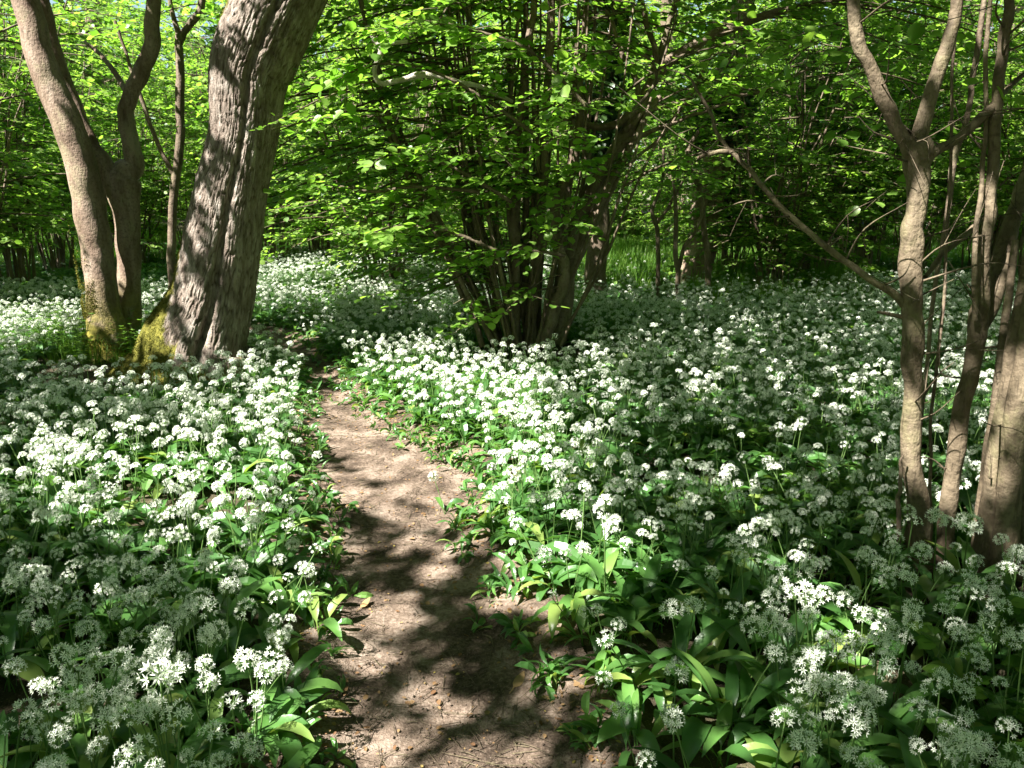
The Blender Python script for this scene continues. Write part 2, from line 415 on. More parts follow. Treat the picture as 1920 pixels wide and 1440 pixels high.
# ------------------------------------------------------------------ big leaning tree with furrowed bark
DB = 6.9
rows = [(250+132, 700, 122), (378, 670, 105), (378, 640, 92), (390, 600, 82), (404, 550, 76), (419, 450, 71), (436, 350, 65), (457, 250, 62),
        (466, 150, 69), (482, 100, 75), (524, 0, 76), (575, -110, 72), (615, -230, 72), (640, -400, 66), (650, -600, 58)]
q = pxl(rows, DB)
q[:, 1] += .0
q[:, 3] *= .93
base_big = np.array([q[1, 0], DB, 0.0])
q = np.vstack([[q[0, 0]-.02, DB, -.15, q[0, 3]*1.12], q[1:]])
nr, ns = 800, 440
cq = crom(q, nr); c = cq[:, :3]; rad = cq[:, 3]
T, A, B = frames(c)
th = np.linspace(0, 2*np.pi, ns, endpoint=False)[None]      # 0 = +x, -pi/2 (3pi/2) = camera side
z = c[:, 2:3]
dist = np.concatenate([[0], np.cumsum(np.linalg.norm(np.diff(c, axis=0), axis=1))])[:, None]
def angd(a, b): return (a-b+np.pi) % (2*np.pi)-np.pi
phg = -np.pi/2+.30
low = np.clip(1-z/2.2, 0, 1)
dep = .13+.17*low
g = 1-dep*np.exp(-(angd(th, phg)/(.085+.05*low))**2)*(1+.3*(fbm(z*2, 1, 0, 2)-.5))
g = g-.05*np.exp(-(angd(th, phg+.8)/.3)**2)
g = g+.10*(fbm(np.cos(th)*1.2+5, np.sin(th)*1.2, z*.5, 3)-.5)
fl = np.exp(-np.maximum(z, 0)/.28)
g = g+np.exp(-np.maximum(z, 0)/.38)*(.55*np.exp(-(angd(th, -np.pi+.25)/.42)**2)+.30*np.exp(-(angd(th, -np.pi/2-.55)/.35)**2))+.25*fl*np.exp(-(angd(th, -.5)/.3)**2)
g = g+fl*.34*(vnoise(np.cos(th)*2.4+2, np.sin(th)*2.4+8, 0)-.45)
g = g+.14*low*np.exp(-(angd(th, -.70)/.45)**2)    # right side drops straight, left root spreads
Rn = rad[:, None]*g
# furrows
s_ = np.cos(th)*.36; t_ = np.sin(th)*.36
wx = (fbm(s_*4, t_*4, z*3, 3)-.5)*.16
n1 = vnoise(s_*52+wx*10+z*1.2, t_*52+wx*10, dist*6.5)
n2 = vnoise(s_*84+9-z*3, t_*84+wx*10, dist*13+3)
lefty0 = np.clip(-np.cos(th+.35), 0, 1); mossy = np.clip(1.25*(1.15-z/(.5+.95*lefty0))-.2, 0, 1)
k1 = np.clip(np.abs(n1-.5)*6.5, 0, 1)**.8; k2 = np.clip(np.abs(n2-.5)*6, 0, 1)**.8
cr = .66*k1+.34*k2
fine = fbm(s_*60, t_*60, dist*40, 2)
topf = 1.0
disp = .019*(cr-.6)+.004*(fine-.5)+.02*mossy*(fbm(s_*30, t_*30, dist*25, 2)-.3)
Rn = Rn+disp
V = c[:, None]+A[:, None]*(np.cos(th)[..., None]*Rn[..., None])+B[:, None]*(np.sin(th)[..., None]*Rn[..., None])
i = np.arange(nr-1)[:, None]*ns; j = np.arange(ns)[None]; j2 = (j+1) % ns
F = np.stack([i+j, i+j2, i+ns+j2, i+ns+j], -1).reshape(-1, 4)
zz = V[..., 2]
lefty = np.clip(-np.cos(th+.35), 0, 1)
moss = 1.25*np.clip(1.15-zz/(.50+.95*lefty), 0, 1)+.85*lefty**3*np.clip(1.4-zz/4.5, .3, 1)+.75*np.exp(-((zz-3.25)/.5)**2)*np.clip(-np.cos(th+.15), 0, 1)**2
moss = np.where(np.cos(th+.2) > .1, moss*.4, moss)
big = empty("leaning_tree", tuple(base_big), "thick leaning tree with deeply furrowed bark and moss-covered root on the left of the path", "tree")
link("trunk", np_mesh("big_trunk", V.reshape(-1, 3)-base_big, F, [M_FURROW], {'rnd': moss.ravel(), 'crack': cr.ravel()}), big)
clear(base_big-[.15, .35, 0], .72); clear((base_big[0]-.65, DB-.15), .4); clear((base_big[0]-.95, DB-.4), .45)
big_top = c[-1].copy()
def moss_mat_cover(parent, base, V3, Nn, m, seed, n=46000, sz=(.005, .013)):
    rs = np.random.default_rng(seed); m = np.clip(m, 0, 1.2)
    pr = np.clip(m-.42, 0, 1)*(fbm(V3[:, 0]*7, V3[:, 1]*7, V3[:, 2]*7, 3) > .44); pr = pr/pr.sum()
    ix = rs.choice(len(V3), n, p=pr); p = V3[ix]+rs.normal(0, .006, (n, 3)); nn = Nn[ix]
    bg = Bag(); place_leaves(bg, (LEAF_LO[0]*[.6, 1, 1], LEAF_LO[1]), p, nn*.9+rs.normal(0, .6, (n, 3)), rs.normal(0, 1, (n, 3))+nn, rs.uniform(*sz, n), rs.random(n))
    link("moss", bg.mesh("moss", [M_MOSS], base), parent)
Nn = V-c[:, None]; Nn = (Nn/np.linalg.norm(Nn, axis=2)[..., None]).reshape(-1, 3)
moss_mat_cover(big, base_big, V.reshape(-1, 3), Nn, np.where(zz > -.05, moss, 0).ravel(), 71)

# ------------------------------------------------------------------ twin-trunked smooth tree, left
DT = 7.5
def tree_limb(name, parent, rows, D, mat, ns=16, wob=0, seed=0, rough=.1, mossfn=None, n=None, label=None):
    q = pxl(rows, D) if len(rows[0]) <= 4 and not isinstance(rows, np.ndarray) else rows
    n = n or len(q)*9
    (V, F), c, r = limb(q, n, ns, rough, wob, seed)
    loc = np.array(parent.matrix_basis.translation) if parent is not None else np.zeros(3)
    at = {'rnd': mossfn(V) if mossfn else np.zeros(len(V))}
    o = link(name, np_mesh(name, V-loc, F, [mat], at), parent)
    if label: o['label'] = label
    return o, c
tb = P(205, 655, DT); tb[2] = 0
twin = empty("forked_tree", tuple(tb), "smooth-barked tree with two trunks splitting from one mossy base at the far left", "tree")
mossT = lambda V: np.clip(1.35-V[:, 2]/.62, 0, 1)+.35*np.clip(-(V[:, 0]-tb[0])*2, 0, 1)*np.clip(1-V[:, 2]/3, 0, 1)
_, cA = tree_limb("trunk", twin, [(208, 700, 53.9), (205, 650, 41.8), (196, 590, 33.1), (190, 530, 27.0), (182, 470, 26.1), (170, 400, 27.0), (155, 320, 27.0), (133, 250, 27.0), (105, 180, 25.2), (75, 100, 23.5), (48, 0, 22.6), (20, -120, 20.9), (-10, -260, 19.1), (-30, -420, 14.8)], DT, M_BARK, 28, .01, 3, .1, mossT, label="left trunk, leaning left, sunlit")
_, cB = tree_limb("trunk", twin, [(225, 690, 40, DT+.25), (235, 620, 28, DT+.3), (240, 540, 21, DT+.35), (240, 470, 21, DT+.35), (236, 400, 23, DT+.35), (228, 340, 32, DT+.35), (248, 315, 20, DT+.4), (250, 285, 15, DT+.4), (238, 240, 14, DT+.45), (240, 190, 13, DT+.45), (262, 140, 14, DT+.5), (284, 90, 13, DT+.5), (287, 20, 12, DT+.5), (292, -80, 11, DT+.5), (310, -250, 9, DT+.5)], DT, M_BARK, 22, .01, 5, .12, mossT, label="right trunk, kinked and darker")
tree_limb("limb", twin, [(218, 360, 20, DT+.3), (195, 310, 18, DT+.3), (170, 270, 14, DT+.32), (135, 190, 13, DT+.35), (105, 110, 13, DT+.35), (82, 20, 12, DT+.35), (62, -100, 10, DT+.35), (40, -260, 8, DT+.4)], DT, M_BARK, 14, .01, 7, .12)
tree_limb("limb", twin, [(243, 190, 6, DT+.45), (225, 150, 5, DT+.6), (190, 105, 4, DT+.8), (160, 80, 3, DT+1)], DT, M_BARK, 8, .01, 8, .1)
clear(tb-[0, .3, 0], .55)
rs = np.random.default_rng(12); k_ = 20000; a_ = rs.uniform(-np.pi, .3, k_); zz_ = np.abs(rs.normal(0, .38, k_))+.02
rr_ = np.interp(zz_, [0, .15, .4, .8, 1.4], [.275, .215, .165, .140, .135]); cxx = np.interp(zz_, [0, .4, .8, 1.4], [tb[0], tb[0]-.02, tb[0]-.06, tb[0]-.10])
pp_ = np.stack([cxx+rr_*np.cos(a_), DT+rr_*np.sin(a_), zz_], -1); kk_ = fbm(pp_[:, 0]*6, pp_[:, 1]*6, pp_[:, 2]*6, 3) > .44+.10*zz_
pp_ = pp_[kk_]; a_ = a_[kk_]; nn_ = np.stack([np.cos(a_), np.sin(a_), np.full(len(a_), .2)], -1)
bg = Bag(); place_leaves(bg, (LEAF_LO[0]*[.6, 1, 1], LEAF_LO[1]), pp_, nn_+rs.normal(0, .6, nn_.shape), rs.normal(0, 1, nn_.shape)+nn_, rs.uniform(.006, .016, len(a_)), rs.random(len(a_)))
link("moss", bg.mesh("moss", [M_MOSS], tb), twin)
# slim tree between the two trunks
def P0(px, py, D): p = P(px, py, D); p[2] = float(hg(p[0], p[1])); return p
def slim(name, base, label, rows, D, extra=(), mat=M_HZ, cat="tree", ns=8, rough=.12, leafy=None, seed=0, group=None):
    b = P0(*base)
    t = empty(name, tuple(b), label, cat, group)
    q = pxl(rows, D); q = np.vstack([[b[0], b[1], b[2]-.1, q[0, 3]*1.15], q])
    (V, F), c, r = limb(q, len(q)*7, ns, rough, .008, seed); link("trunk", np_mesh("trunk", V-b, F, [mat], {'rnd': np.zeros(len(V))}), t)
    cs = [c]
    for k, rw in enumerate(extra):
        qq = pxl(rw, D); (V, F), c2, r = limb(qq, len(qq)*6, max(5, ns-2), rough, .008, seed+k+1)
        link("limb", np_mesh("limb", V-b, F, [mat], {'rnd': np.zeros(len(V))}), t); cs.append(c2)
    if leafy:
        bg = Bag(); branches_from(bg, cs, seed=seed, **leafy); link("crown", bg.mesh("crown", [M_HAZEL, M_TWIG], b), t)
    clear(b, .08)
    return t, cs
slim("slender_tree", (322, 560, 10.2), "slender dark tree forking near its top, between the two-trunked and the thick leaning tree",
     [(322, 500, 8), (323, 420, 8), (330, 330, 8), (338, 250, 8), (337, 170, 8), (336, 90, 7), (332, 55, 5), (318, 0, 4), (310, -80, 3)], 10.2,
     [[(337, 80, 6), (352, 50, 6), (374, 22, 7), (385, -30, 6), (400, -120, 5)], [(328, 330, 5), (300, 280, 4), (270, 200, 4), (240, 110, 3), (215, 40, 3)]],
     seed=21, leafy=dict(nb=10, hmin=2.2, hmax=5.2, L=(.5, 1.5), leaf=.09, per=9))

# ------------------------------------------------------------------ right-hand hazels (near)
DR = 3.05
fork = empty("forked_hazel", tuple(P0(1722, 1050, DR)), "pale forked hazel with one long bare branch reaching left, on the right side", "tree")
_, cF0 = tree_limb("trunk", fork, [(1722, 1090, 31), (1722, 1030, 26), (1724, 960, 21), (1712, 880, 18), (1709, 780, 17.5), (1710, 680, 18), (1710, 600, 19), (1706, 540, 20), (1707, 450, 19), (1716, 380, 18), (1721, 310, 20), (1718, 275, 23), (1712, 250, 16)], DR, M_HZR, 26, .006, 31, .22, n=150)
_, cF1 = tree_limb("limb", fork, [(1716, 292, 16), (1692, 258, 12), (1665, 205, 12.5), (1640, 140, 12), (1615, 90, 11), (1603, 30, 11), (1600, -60, 10), (1590, -250, 8), (1560, -500, 6)], DR, M_HZR, 14, .004, 32, .12)
tree_limb("limb", fork, [(1722, 285, 17), (1728, 240, 14), (1744, 180, 12.5), (1765, 120, 12), (1783, 60, 11), (1796, 0, 10), (1815, -120, 9), (1840, -320, 7), (1850, -600, 5)], DR, M_HZR, 14, .004, 33, .12)
tree_limb("limb", fork, [(1735, 300, 12), (1752, 285, 9.5), (1785, 268, 8), (1815, 245, 8), (1845, 215, 9), (1862, 200, 7), (1885, 170, 5, DR+.1), (1930, 130, 4, DR+.2)], DR, M_HZR, 10, .003, 34, .15)
_, cLB = tree_limb("branch", fork, [(1702, 578, 8), (1675, 552, 7.5), (1632, 525, 6), (1590, 492, 6, DR+.05), (1548, 462, 5.5, DR+.05), (1510, 430, 5, DR+.1), (1468, 392, 5, DR+.15), (1430, 350, 4.5, DR+.15), (1400, 312, 4.5, DR+.2), (1372, 286, 4.5, DR+.25), (1340, 286, 4, DR+.25), (1308, 296, 3.5, DR+.3)], DR, M_HZR, 10, .003, 35, .22, label="long bare branch reaching out to the left")
tree_limb("branch", fork, [(1372, 288, 4, DR+.25), (1345, 250, 3.5, DR+.3), (1330, 205, 3, DR+.35), (1305, 165, 2.5, DR+.4), (1285, 140, 1.5, DR+.5), (1240, 125, .8, DR+.6)], DR, M_HZR, 8, .004, 36, .2)
tree_limb("branch", fork, [(1700, 597, 5), (1672, 590, 4), (1645, 585, 2.5)], DR, M_HZR, 7, 0, 37, .2)
tree_limb("branch", fork, [(1735, 520, 5, DR+.1), (1765, 480, 5, DR+.2), (1810, 440, 6, DR+.3), (1850, 400, 5, DR+.4)], DR, M_HZR, 8, .004, 38, .3)
clear(P0(1722, 1050, DR)-[0, .16, 0], .22)
mid = empty("leaning_hazel", tuple(P0(1772, 1040, DR-.05)), "slender hazel leaning right, between the pale forked hazel and the thick golden stems", "tree")
_, cM0 = tree_limb("trunk", mid, [(1768, 1070, 19), (1772, 1000, 17), (1785, 900, 16), (1802, 780, 15), (1822, 680, 15), (1832, 610, 17), (1838, 560, 15), (1845, 470, 12), (1855, 400, 11), (1862, 300, 10), (1868, 200, 10), (1880, 100, 9), (1892, 0, 8), (1905, -130, 7), (1925, -350, 5)], DR, M_HZR, 18, .006, 41, .2, n=150)
tree_limb("limb", mid, [(1835, 620, 14, DR+.03), (1858, 570, 16, DR+.05), (1876, 500, 18, DR+.1), (1893, 430, 15, DR+.15), (1912, 370, 12, DR+.2), (1930, 300, 10, DR+.25), (1950, 150, 8, DR+.3)], DR, M_HZR, 14, .004, 42, .12)
tree_limb("shoot", mid, [(1828, 600, 5, DR-.05), (1828, 480, 5, DR-.05), (1842, 330, 4.5), (1848, 200, 4), (1852, 60, 4), (1862, -100, 3)], DR, M_HZR, 7, .004, 43, .1)
clear(P0(1772, 1040, DR)-[0, .16, 0], .2)
DE = 2.9
edge = empty("hazel_cluster", tuple(P0(1880, 1080, DE)), "thick golden-lit hazel stems fused at their foot at the right edge of the picture", "tree")
_, cE0 = tree_limb("stem", edge, [(1846, 1110, 28), (1850, 1040, 26), (1860, 950, 22), (1872, 850, 21), (1890, 740, 20), (1910, 640, 20), (1935, 500, 18), (1970, 300, 16), (2000, 0, 13)], DE, M_HZR, 16, .004, 51, .12)
tree_limb("stem", edge, [(1874, 1110, 26, DE-.06), (1880, 1030, 24, DE-.06), (1892, 930, 22, DE-.06), (1905, 800, 22, DE-.06), (1925, 660, 21, DE-.06), (1950, 500, 19, DE-.06), (1990, 300, 16), (2050, 0, 13)], DE, M_HZR, 16, .004, 52, .12)
tree_limb("stem", edge, [(1908, 1110, 30, DE+.04), (1912, 1030, 28, DE+.04), (1925, 930, 26, DE+.04), (1945, 800, 24, DE+.04), (1975, 600, 22, DE+.04), (2030, 300, 18)], DE, M_HZR, 16, .004, 53, .12)
tree_limb("stem", edge, [(1826, 1100, 12, DE+.1), (1832, 1000, 10, DE+.1), (1850, 850, 9, DE+.1), (1872, 700, 8, DE+.1), (1890, 560, 7, DE+.12), (1905, 450, 6, DE+.15)], DE, M_HZR, 9, .004, 54, .12)
clear(P0(1880, 1080, DE)-[0, .12, 0], .25); clear(P0(1910, 1080, DE), .22)
def twiggy(parent, curves, n, seed):
    rs = np.random.default_rng(seed); base = np.array(parent.location); P_ = np.concatenate(curves); P_ = P_[(P_[:, 2] > .35)]
    for k in range(n):
        bg = Bag(); p = P_[rs.integers(0, len(P_))]; a = rs.uniform(0, 6.28); L_ = rs.uniform(.04, .45); d = np.array([math.cos(a), math.sin(a), rs.uniform(-.1, 1.1)]); d /= np.linalg.norm(d)
        q1 = p+d*L_*.5+rs.normal(0, .02, 3); q2 = p+d*L_+rs.normal(0, .05, 3)*L_*2
        (V, F), _c, _r = limb([[*p, .0045], [*q1, .003], [*q2, .0012]], 9, 5, .3, 0, k); bg.add(V, F, 0)
        if L_ > .25:
            e = q1+rs.normal(0, .12, 3); (V, F), _c, _r = limb([[*q1, .002], [*((q1+e)/2+rs.normal(0, .01, 3)), .0015], [*e, .0008]], 6, 4, .2, 0, k); bg.add(V, F, 0)
        link("twig", bg.mesh("twig", [M_TWIG], base), parent)
twiggy(fork, [cLB, cF0, cF1], 46, 901); twiggy(mid, [cM0], 22, 902); twiggy(edge, [cE0], 12, 903)
# whips standing among them
slim("hazel_whip", (1742, 1060, 3.05), "thin straight hazel whip rising close to the right side of the pale forked trunk", [(1742, 980, 4), (1745, 850, 3.5), (1760, 650, 3.5), (1775, 480, 3.2), (1782, 300, 3), (1790, 120, 3), (1800, -60, 2.5)], 3.15, ns=6, seed=61)
slim("hazel_whip", (1690, 1045, 3.0), "short thin hazel whip bent against the left foot of the pale forked trunk", [(1684, 960, 5), (1686, 900, 4), (1690, 850, 2)], 3.0, ns=6, seed=62)
slim("hazel_sapling", (1700, 1000, 4.6), "curving hazel sapling behind the fork of the pale forked trunk", [(1730, 760, 4), (1752, 560, 4), (1775, 400, 5), (1790, 300, 6), (1815, 200, 5), (1835, 80, 5), (1850, -60, 4)], 4.4, ns=7, seed=63)

# ------------------------------------------------------------------ central hazel stool
DC = 7.7
cb = P0(985, 640, DC); clear(cb-[0, .35, 0], .62); clear(cb+np.array([.35, .2, 0]), .3)
hz = empty("hazel_stool", tuple(cb), "big many-stemmed hazel stool with bright leaf sprays in the middle, right of the path", "hazel")
CS = []
def hstem(rows, D=DC, ns=9, seed=0, label=None, rough=.14):
    o_, c_ = tree_limb("stem", hz, rows, D, M_HZ, ns, .012, seed, rough, label=label); CS.append(c_)
hstem([(1040, 640, 24), (1052, 580, 21), (1062, 520, 18), (1072, 450, 17), (1098, 380, 14), (1130, 320, 12), (1165, 265, 12), (1195, 210, 11), (1225, 150, 10), (1262, 110, 10), (1320, 75, 9), (1390, 45, 8), (1470, 20, 6), (1560, 0, 5)], DC+.15, 14, 101, "thickest dark stem arching over to the right")
hstem([(1015, 650, 14), (1035, 590, 13), (1052, 545, 12), (1058, 500, 10), (1046, 460, 9), (1040, 400, 10), (1052, 350, 9), (1075, 310, 8), (1085, 240, 7), (1090, 150, 6), (1100, 0, 5), (1110, -200, 4)], DC-.25, 10, 102, "kinked pale brown stem in front")
hstem([(965, 650, 10), (965, 560, 10), (965, 440, 10), (968, 330, 9), (972, 240, 8), (985, 120, 7), (1000, 0, 6), (1010, -200, 4)], DC-.1, 9, 103)
hstem([(1040, 620, 9), (1070, 520, 8), (1110, 430, 8), (1150, 340, 9), (1190, 250, 8), (1215, 170, 7), (1250, 60, 6), (1290, -60, 5)], DC+.3, 9, 104)
hstem([(1030, 630, 9), (1055, 550, 8), (1095, 440, 8), (1135, 360, 7), (1180, 280, 6), (1210, 220, 6), (1240, 180, 5)], DC+.1, 9, 105)
hstem([(990, 650, 12), (1000, 560, 11), (1010, 450, 10), (1016, 340, 9), (1025, 220, 8), (1030, 100, 7), (1035, -80, 5)], DC, 9, 106)
hstem([(905, 650, 6), (880, 580, 6), (850, 510, 5.5), (832, 470, 5), (810, 400, 4.5), (770, 330, 4), (730, 260, 3.5), (690, 170, 3)], DC-.2, 7, 107)
rs = np.random.default_rng(5)
for k in range(46):
    f = rs.uniform(-1, 1) if k > 6 else rs.uniform(-1, 0)
    bx = 985+f*55+rs.normal(0, 6); D0 = DC+rs.uniform(-.35, .45)
    top = 985+f*260+rs.normal(0, 60); ty = rs.uniform(-180, 120)
    hw = rs.choice([3, 3.5, 4.5, 6, 8], p=[.36, .28, .2, .12, .04])
    m1 = bx+(top-bx)*.24+rs.normal(0, 8); m2 = bx+(top-bx)*.6+rs.normal(0, 14)
    hw *= .85
    hstem([(bx, 650, hw*1.1), (m1, 520, hw), (m2, 300, hw*.85), (top, ty, hw*.55)], D0, 6, 120+k)
bg = Bag()
branches_from(bg, CS, 130, 1.5, 3.8, (.5, 1.8), cb, (-1.4, -.3, 0), .072, LEAF_HI, 10, 7, seed=7)
branches_from(bg, CS, 36, .7, 1.6, (.4, 1.2), cb, (-1.2, -.6, 0), .072, LEAF_HI, 9, 5, seed=8)
branches_from(bg, CS, 70, 2.8, 5, (.5, 1.7), cb, (0, -.3, 0), .075, LEAF_HI, 9, 6, seed=9)
# named long low sprays reaching over the path edge
def reach(bag, rows, D, n, leaf, seed, r0=5):
    q = pxl(rows, D); (V, F), c, r = limb(q, 16, 5, .1, .005, seed); bag.add(V, F, 1)
    rs = np.random.default_rng(seed); idx = rs.integers(3, len(c), n)
    T = np.gradient(c, axis=0)[idx]; T /= np.linalg.norm(T, axis=1)[:, None]
    d = T+rs.normal(0, .5, (n, 3)); d[:, 2] *= .5
    sprays(bag, c[idx], d, rs.uniform(.18, .42, n), leaf, 7, LEAF_HI, rs=rs)
reach(bg, [(960, 380, 4), (880, 330, 3.5), (800, 295, 3), (740, 290, 2), (705, 300, 1.5, DC-1.3)], DC-.9, 12, .10, 71)
reach(bg, [(930, 470, 4), (860, 440, 3.5), (790, 425, 3), (740, 425, 2), (700, 435, 1.5, DC-1.4)], DC-.9, 12, .105, 72)
reach(bg, [(900, 360, 4), (780, 350, 3.5), (700, 360, 3), (640, 350, 2), (595, 355, 1.5)], DC-.8, 10, .085, 73)
reach(bg, [(1060, 480, 4), (1000, 470, 3), (940, 470, 2), (870, 480, 2)], DC-.9, 10, .08, 74)
reach(bg, [(1000, 250, 4), (900, 180, 3), (800, 130, 3), (700, 120, 2), (650, 140, 2)], DC-1.2, 20, .09, 75)
reach(bg, [(1100, 200, 4), (1000, 100, 3), (900, 60, 3), (800, 40, 2), (720, 60, 2)], DC-1.3, 22, .09, 76)
reach(bg, [(1180, 220, 4), (1230, 150, 3), (1210, 105, 3), (1150, 95, 2), (1080, 110, 2)], DC-1.3, 12, .09, 77)
link("crown", bg.mesh("hazel_crown", [M_HAZEL, M_TWIG], cb), hz)
tree_limb("dead_branch", hz, [(960, 190, 3, DC-.6), (900, 162, 4), (860, 155, 5), (800, 140, 6), (760, 148, 5), (715, 157, 4.5), (702, 130, 4.5), (715, 95, 5), (700, 70, 5), (688, 48, 4)], DC-1.0, M_PALE, 8, .003, 81, .2, label="pale bare branch curling up at its end")
tree_limb("dead_branch", hz, [(714, 92, 4), (730, 82, 3.5), (765, 78, 3)], DC-1.0, M_PALE, 6, 0, 82, .1)
for k, rw in enumerate([[(1195, 205, 8), (1150, 235, 7), (1100, 235, 6), (1060, 225, 4), (1020, 205, 3)],
                        [(1170, 245, 6), (1220, 205, 5), (1290, 195, 4), (1360, 180, 3), (1430, 170, 3), (1520, 130, 2)],
                        [(1200, 200, 6), (1190, 140, 5), (1160, 90, 4), (1140, 20, 3)],
                        [(1230, 150, 6), (1225, 80, 5), (1205, 20, 5), (1180, -60, 4)],
                        [(1160, 270, 5), (1240, 240, 4), (1300, 215, 3), (1380, 190, 3)],
                        [(1120, 330, 4), (1190, 300, 3), (1260, 230, 3), (1330, 120, 2)]]):
    tree_limb("branch", hz, rw, DC+.1, M_HZ, 7, .015, 90+k, .15)

# ------------------------------------------------------------------ background hazels: five built, the rest copied
def proto_stool(seed, nst, height, spread, leaves, hmin, leaf=.078, base_r=.28, mat=M_HZ):
    rs = np.random.default_rng(seed)
    t = bpy.data.objects.new("hazel_bush", None); COL.objects.link(t); t.empty_display_size = .1
    cs = []
    for k in range(nst):
        a = rs.uniform(0, 2*np.pi); rr = base_r*math.sqrt(rs.random()); lean = spread*rs.uniform(.1, 1)
        bx, by = rr*math.cos(a), rr*math.sin(a); h = height*rs.uniform(.6, 1)
        a2 = a+rs.normal(0, .5); r0 = rs.choice([.008, .012, .018, .028])
        pts = [[bx, by, -.15, r0*1.2]]
        for u in (.12, .3, .5, .75, 1):
            pts.append([bx+lean*math.cos(a2)*u**1.25+rs.normal(0, .05)*(1+u), by+lean*math.sin(a2)*u**1.25+rs.normal(0, .05), h*u, r0*(1-.75*u)])
        (V, F), c, r = limb(pts, 20, 6, .12, .02, seed+k)
        link("stem", np_mesh("bush_stem", V, F, [mat], {'rnd': np.zeros(len(V))}), t); cs.append(c)
    bg = Bag()
    branches_from(bg, cs, int(leaves*1.25), hmin, height, (.5, 1.8), (0, 0, 0), None, leaf, LEAF_LO, 12, 8, seed=seed+50, flat=.35)
    link("crown", bg.mesh("bush_crown", [M_FAR, M_TWIG]), t)
    return t
PR = [proto_stool(201, 26, 6.2, 1.8, 160, 1.1), proto_stool(202, 20, 5.4, 1.6, 140, .8),
      proto_stool(203, 28, 6.8, 2.0, 170, 1.5), proto_stool(204, 18, 4.6, 1.5, 110, .5),
      proto_stool(205, 20, 7.2, 2.0, 180, 1.7)]
used = [False]*5
def put(k, x, y, rz, s, label, group=None, cat="hazel"):
    src = PR[k]
    if not used[k]: o_ = src; used[k] = True
    else:
        o_ = src.copy(); COL.objects.link(o_)
        if 'group' in o_: del o_['group']
        for ch in list(src.children):
            c_ = ch.copy(); COL.objects.link(c_); c_.parent = o_
    o_.location = (x, y, float(hg(x, y))); o_.rotation_euler = (0, 0, rz); o_.scale = (s, s, s)
    tag(o_, label, cat, group); clear((x, y), .25*s)
    return o_
NAMED = [ # px base x, D, proto, scale, label
 (60, 14.0, 0, 1.0, "dense dark hazel thicket of upright stems at the left edge behind the two-trunked tree"),
 (140, 17.0, 2, 1.0, "hazel stool behind the left edge thicket, showing left of the two-trunked tree"),
 (285, 19.0, 1, 1.0, "hazel stool in the gap between the two-trunked tree and the slender dark tree"),
 (385, 21.0, 4, .9, "hazel stool half hidden by the thick leaning tree, on its left side"),
 (535, 19.0, 2, .95, "hazel stool with fanned stems just right of the thick leaning tree"),
 (618, 20.0, 0, .95, "hazel stool with a reddish sunlit stem beyond the bright flowers left of centre"),
 (728, 13.2, 3, 1.15, "low hazel stool with leaning pale stems, left behind the big central hazel"),
 (845, 16.0, 1, 1.05, "hazel stool standing directly behind the left side of the big central hazel"),
 (960, 20.0, 4, 1.0, "hazel stool far behind the middle of the big central hazel"),
 (1430, 13.2, 3, 1.1, "tangled low hazel stool in shade, seen under the long bare branch"),
 (1350, 15.5, 1, 1.0, "hazel stool beside the ivy-clad trunk, right of the clearing"),
 (1500, 16.5, 2, 1.0, "dark hazel stool in the deepest shade, right of the tangled low stool"),
 (1600, 18.5, 0, 1.0, "shaded hazel stool showing just left of the pale forked trunk"),
 (1680, 15.0, 4, .9, "hazel stool directly behind the pale forked trunk"),
 (1800, 17.0, 1, 1.1, "sunlit hazel stool between the forked hazel and the leaning hazel"),
 (1905, 12.5, 2, .9, "leafy hazel stool at the right edge behind the thick golden stems"),
]
rs = np.random.default_rng(77)
for px, D, k, s, lab in NAMED:
    x = (px-960)/FPX*D*1.03
    put(k, x, D, rs.uniform(0, 6.28), s, lab)
# off to the sides, near (close the wood for the light)
put(1, -7.6, 10.6, 1.0, 1.0, "hazel bush at the far left edge, in front of the dense thicket")
# far hazels
far = []
tries = 0
while len(far) < 46 and tries < 4000:
    tries += 1
    D = rs.uniform(21.5, 36); x = rs.uniform(-.74, .74)*D
    if abs(x/D+.30) < .035 and D < 26: continue
    if .10 < x/D < .20 and D < 27: continue
    if all((x-a)**2+(D-b)**2 > 2.3**2 for a, b in far): far.append((x, D))
for x, D in far:
    put(int(rs.integers(0, 5)), x, D, rs.uniform(0, 6.28), rs.uniform(1.0, 1.35),
        "distant hazel bush, one of many in the green background beyond the flower carpet", "distant hazel bushes in the background")

# two saplings and a dead-straight one right of the central hazel
slim("sapling", (1236, 548, 11.3), "thin dark upright sapling left of the pair right of the central hazel", [(1234, 500, 4), (1232, 430, 4), (1222, 395, 3.5), (1240, 350, 3), (1245, 280, 2.5)], 11.3,
     [[(1231, 420, 3), (1255, 385, 3), (1285, 330, 2)]], ns=6, seed=301, leafy=dict(nb=8, hmin=1.6, hmax=4, L=(.3, .8), leaf=.07, per=7))
slim("sapling", (1272, 553, 11.1), "reddish sapling forking at knee height, right of the thin dark one", [(1271, 510, 5), (1266, 470, 4.5), (1268, 400, 4), (1262, 340, 3)], 11.1,
     [[(1271, 510, 4), (1285, 460, 3.5), (1305, 430, 3), (1325, 380, 2.5)]], ns=6, mat=M_HZR, seed=302, leafy=dict(nb=6, hmin=1.5, hmax=4, L=(.3, .8), leaf=.07, per=7))
slim("sapling", (1330, 530, 11.8), "crooked sapling bowing over at the top, beneath the end of the long bare branch", [(1328, 500, 6), (1320, 430, 5.5), (1312, 360, 5), (1292, 300, 5), (1295, 270, 4), (1318, 235, 3)], 11.8, ns=6, seed=303,
     leafy=dict(nb=8, hmin=1.4, hmax=4, L=(.3, .9), leaf=.07, per=7))

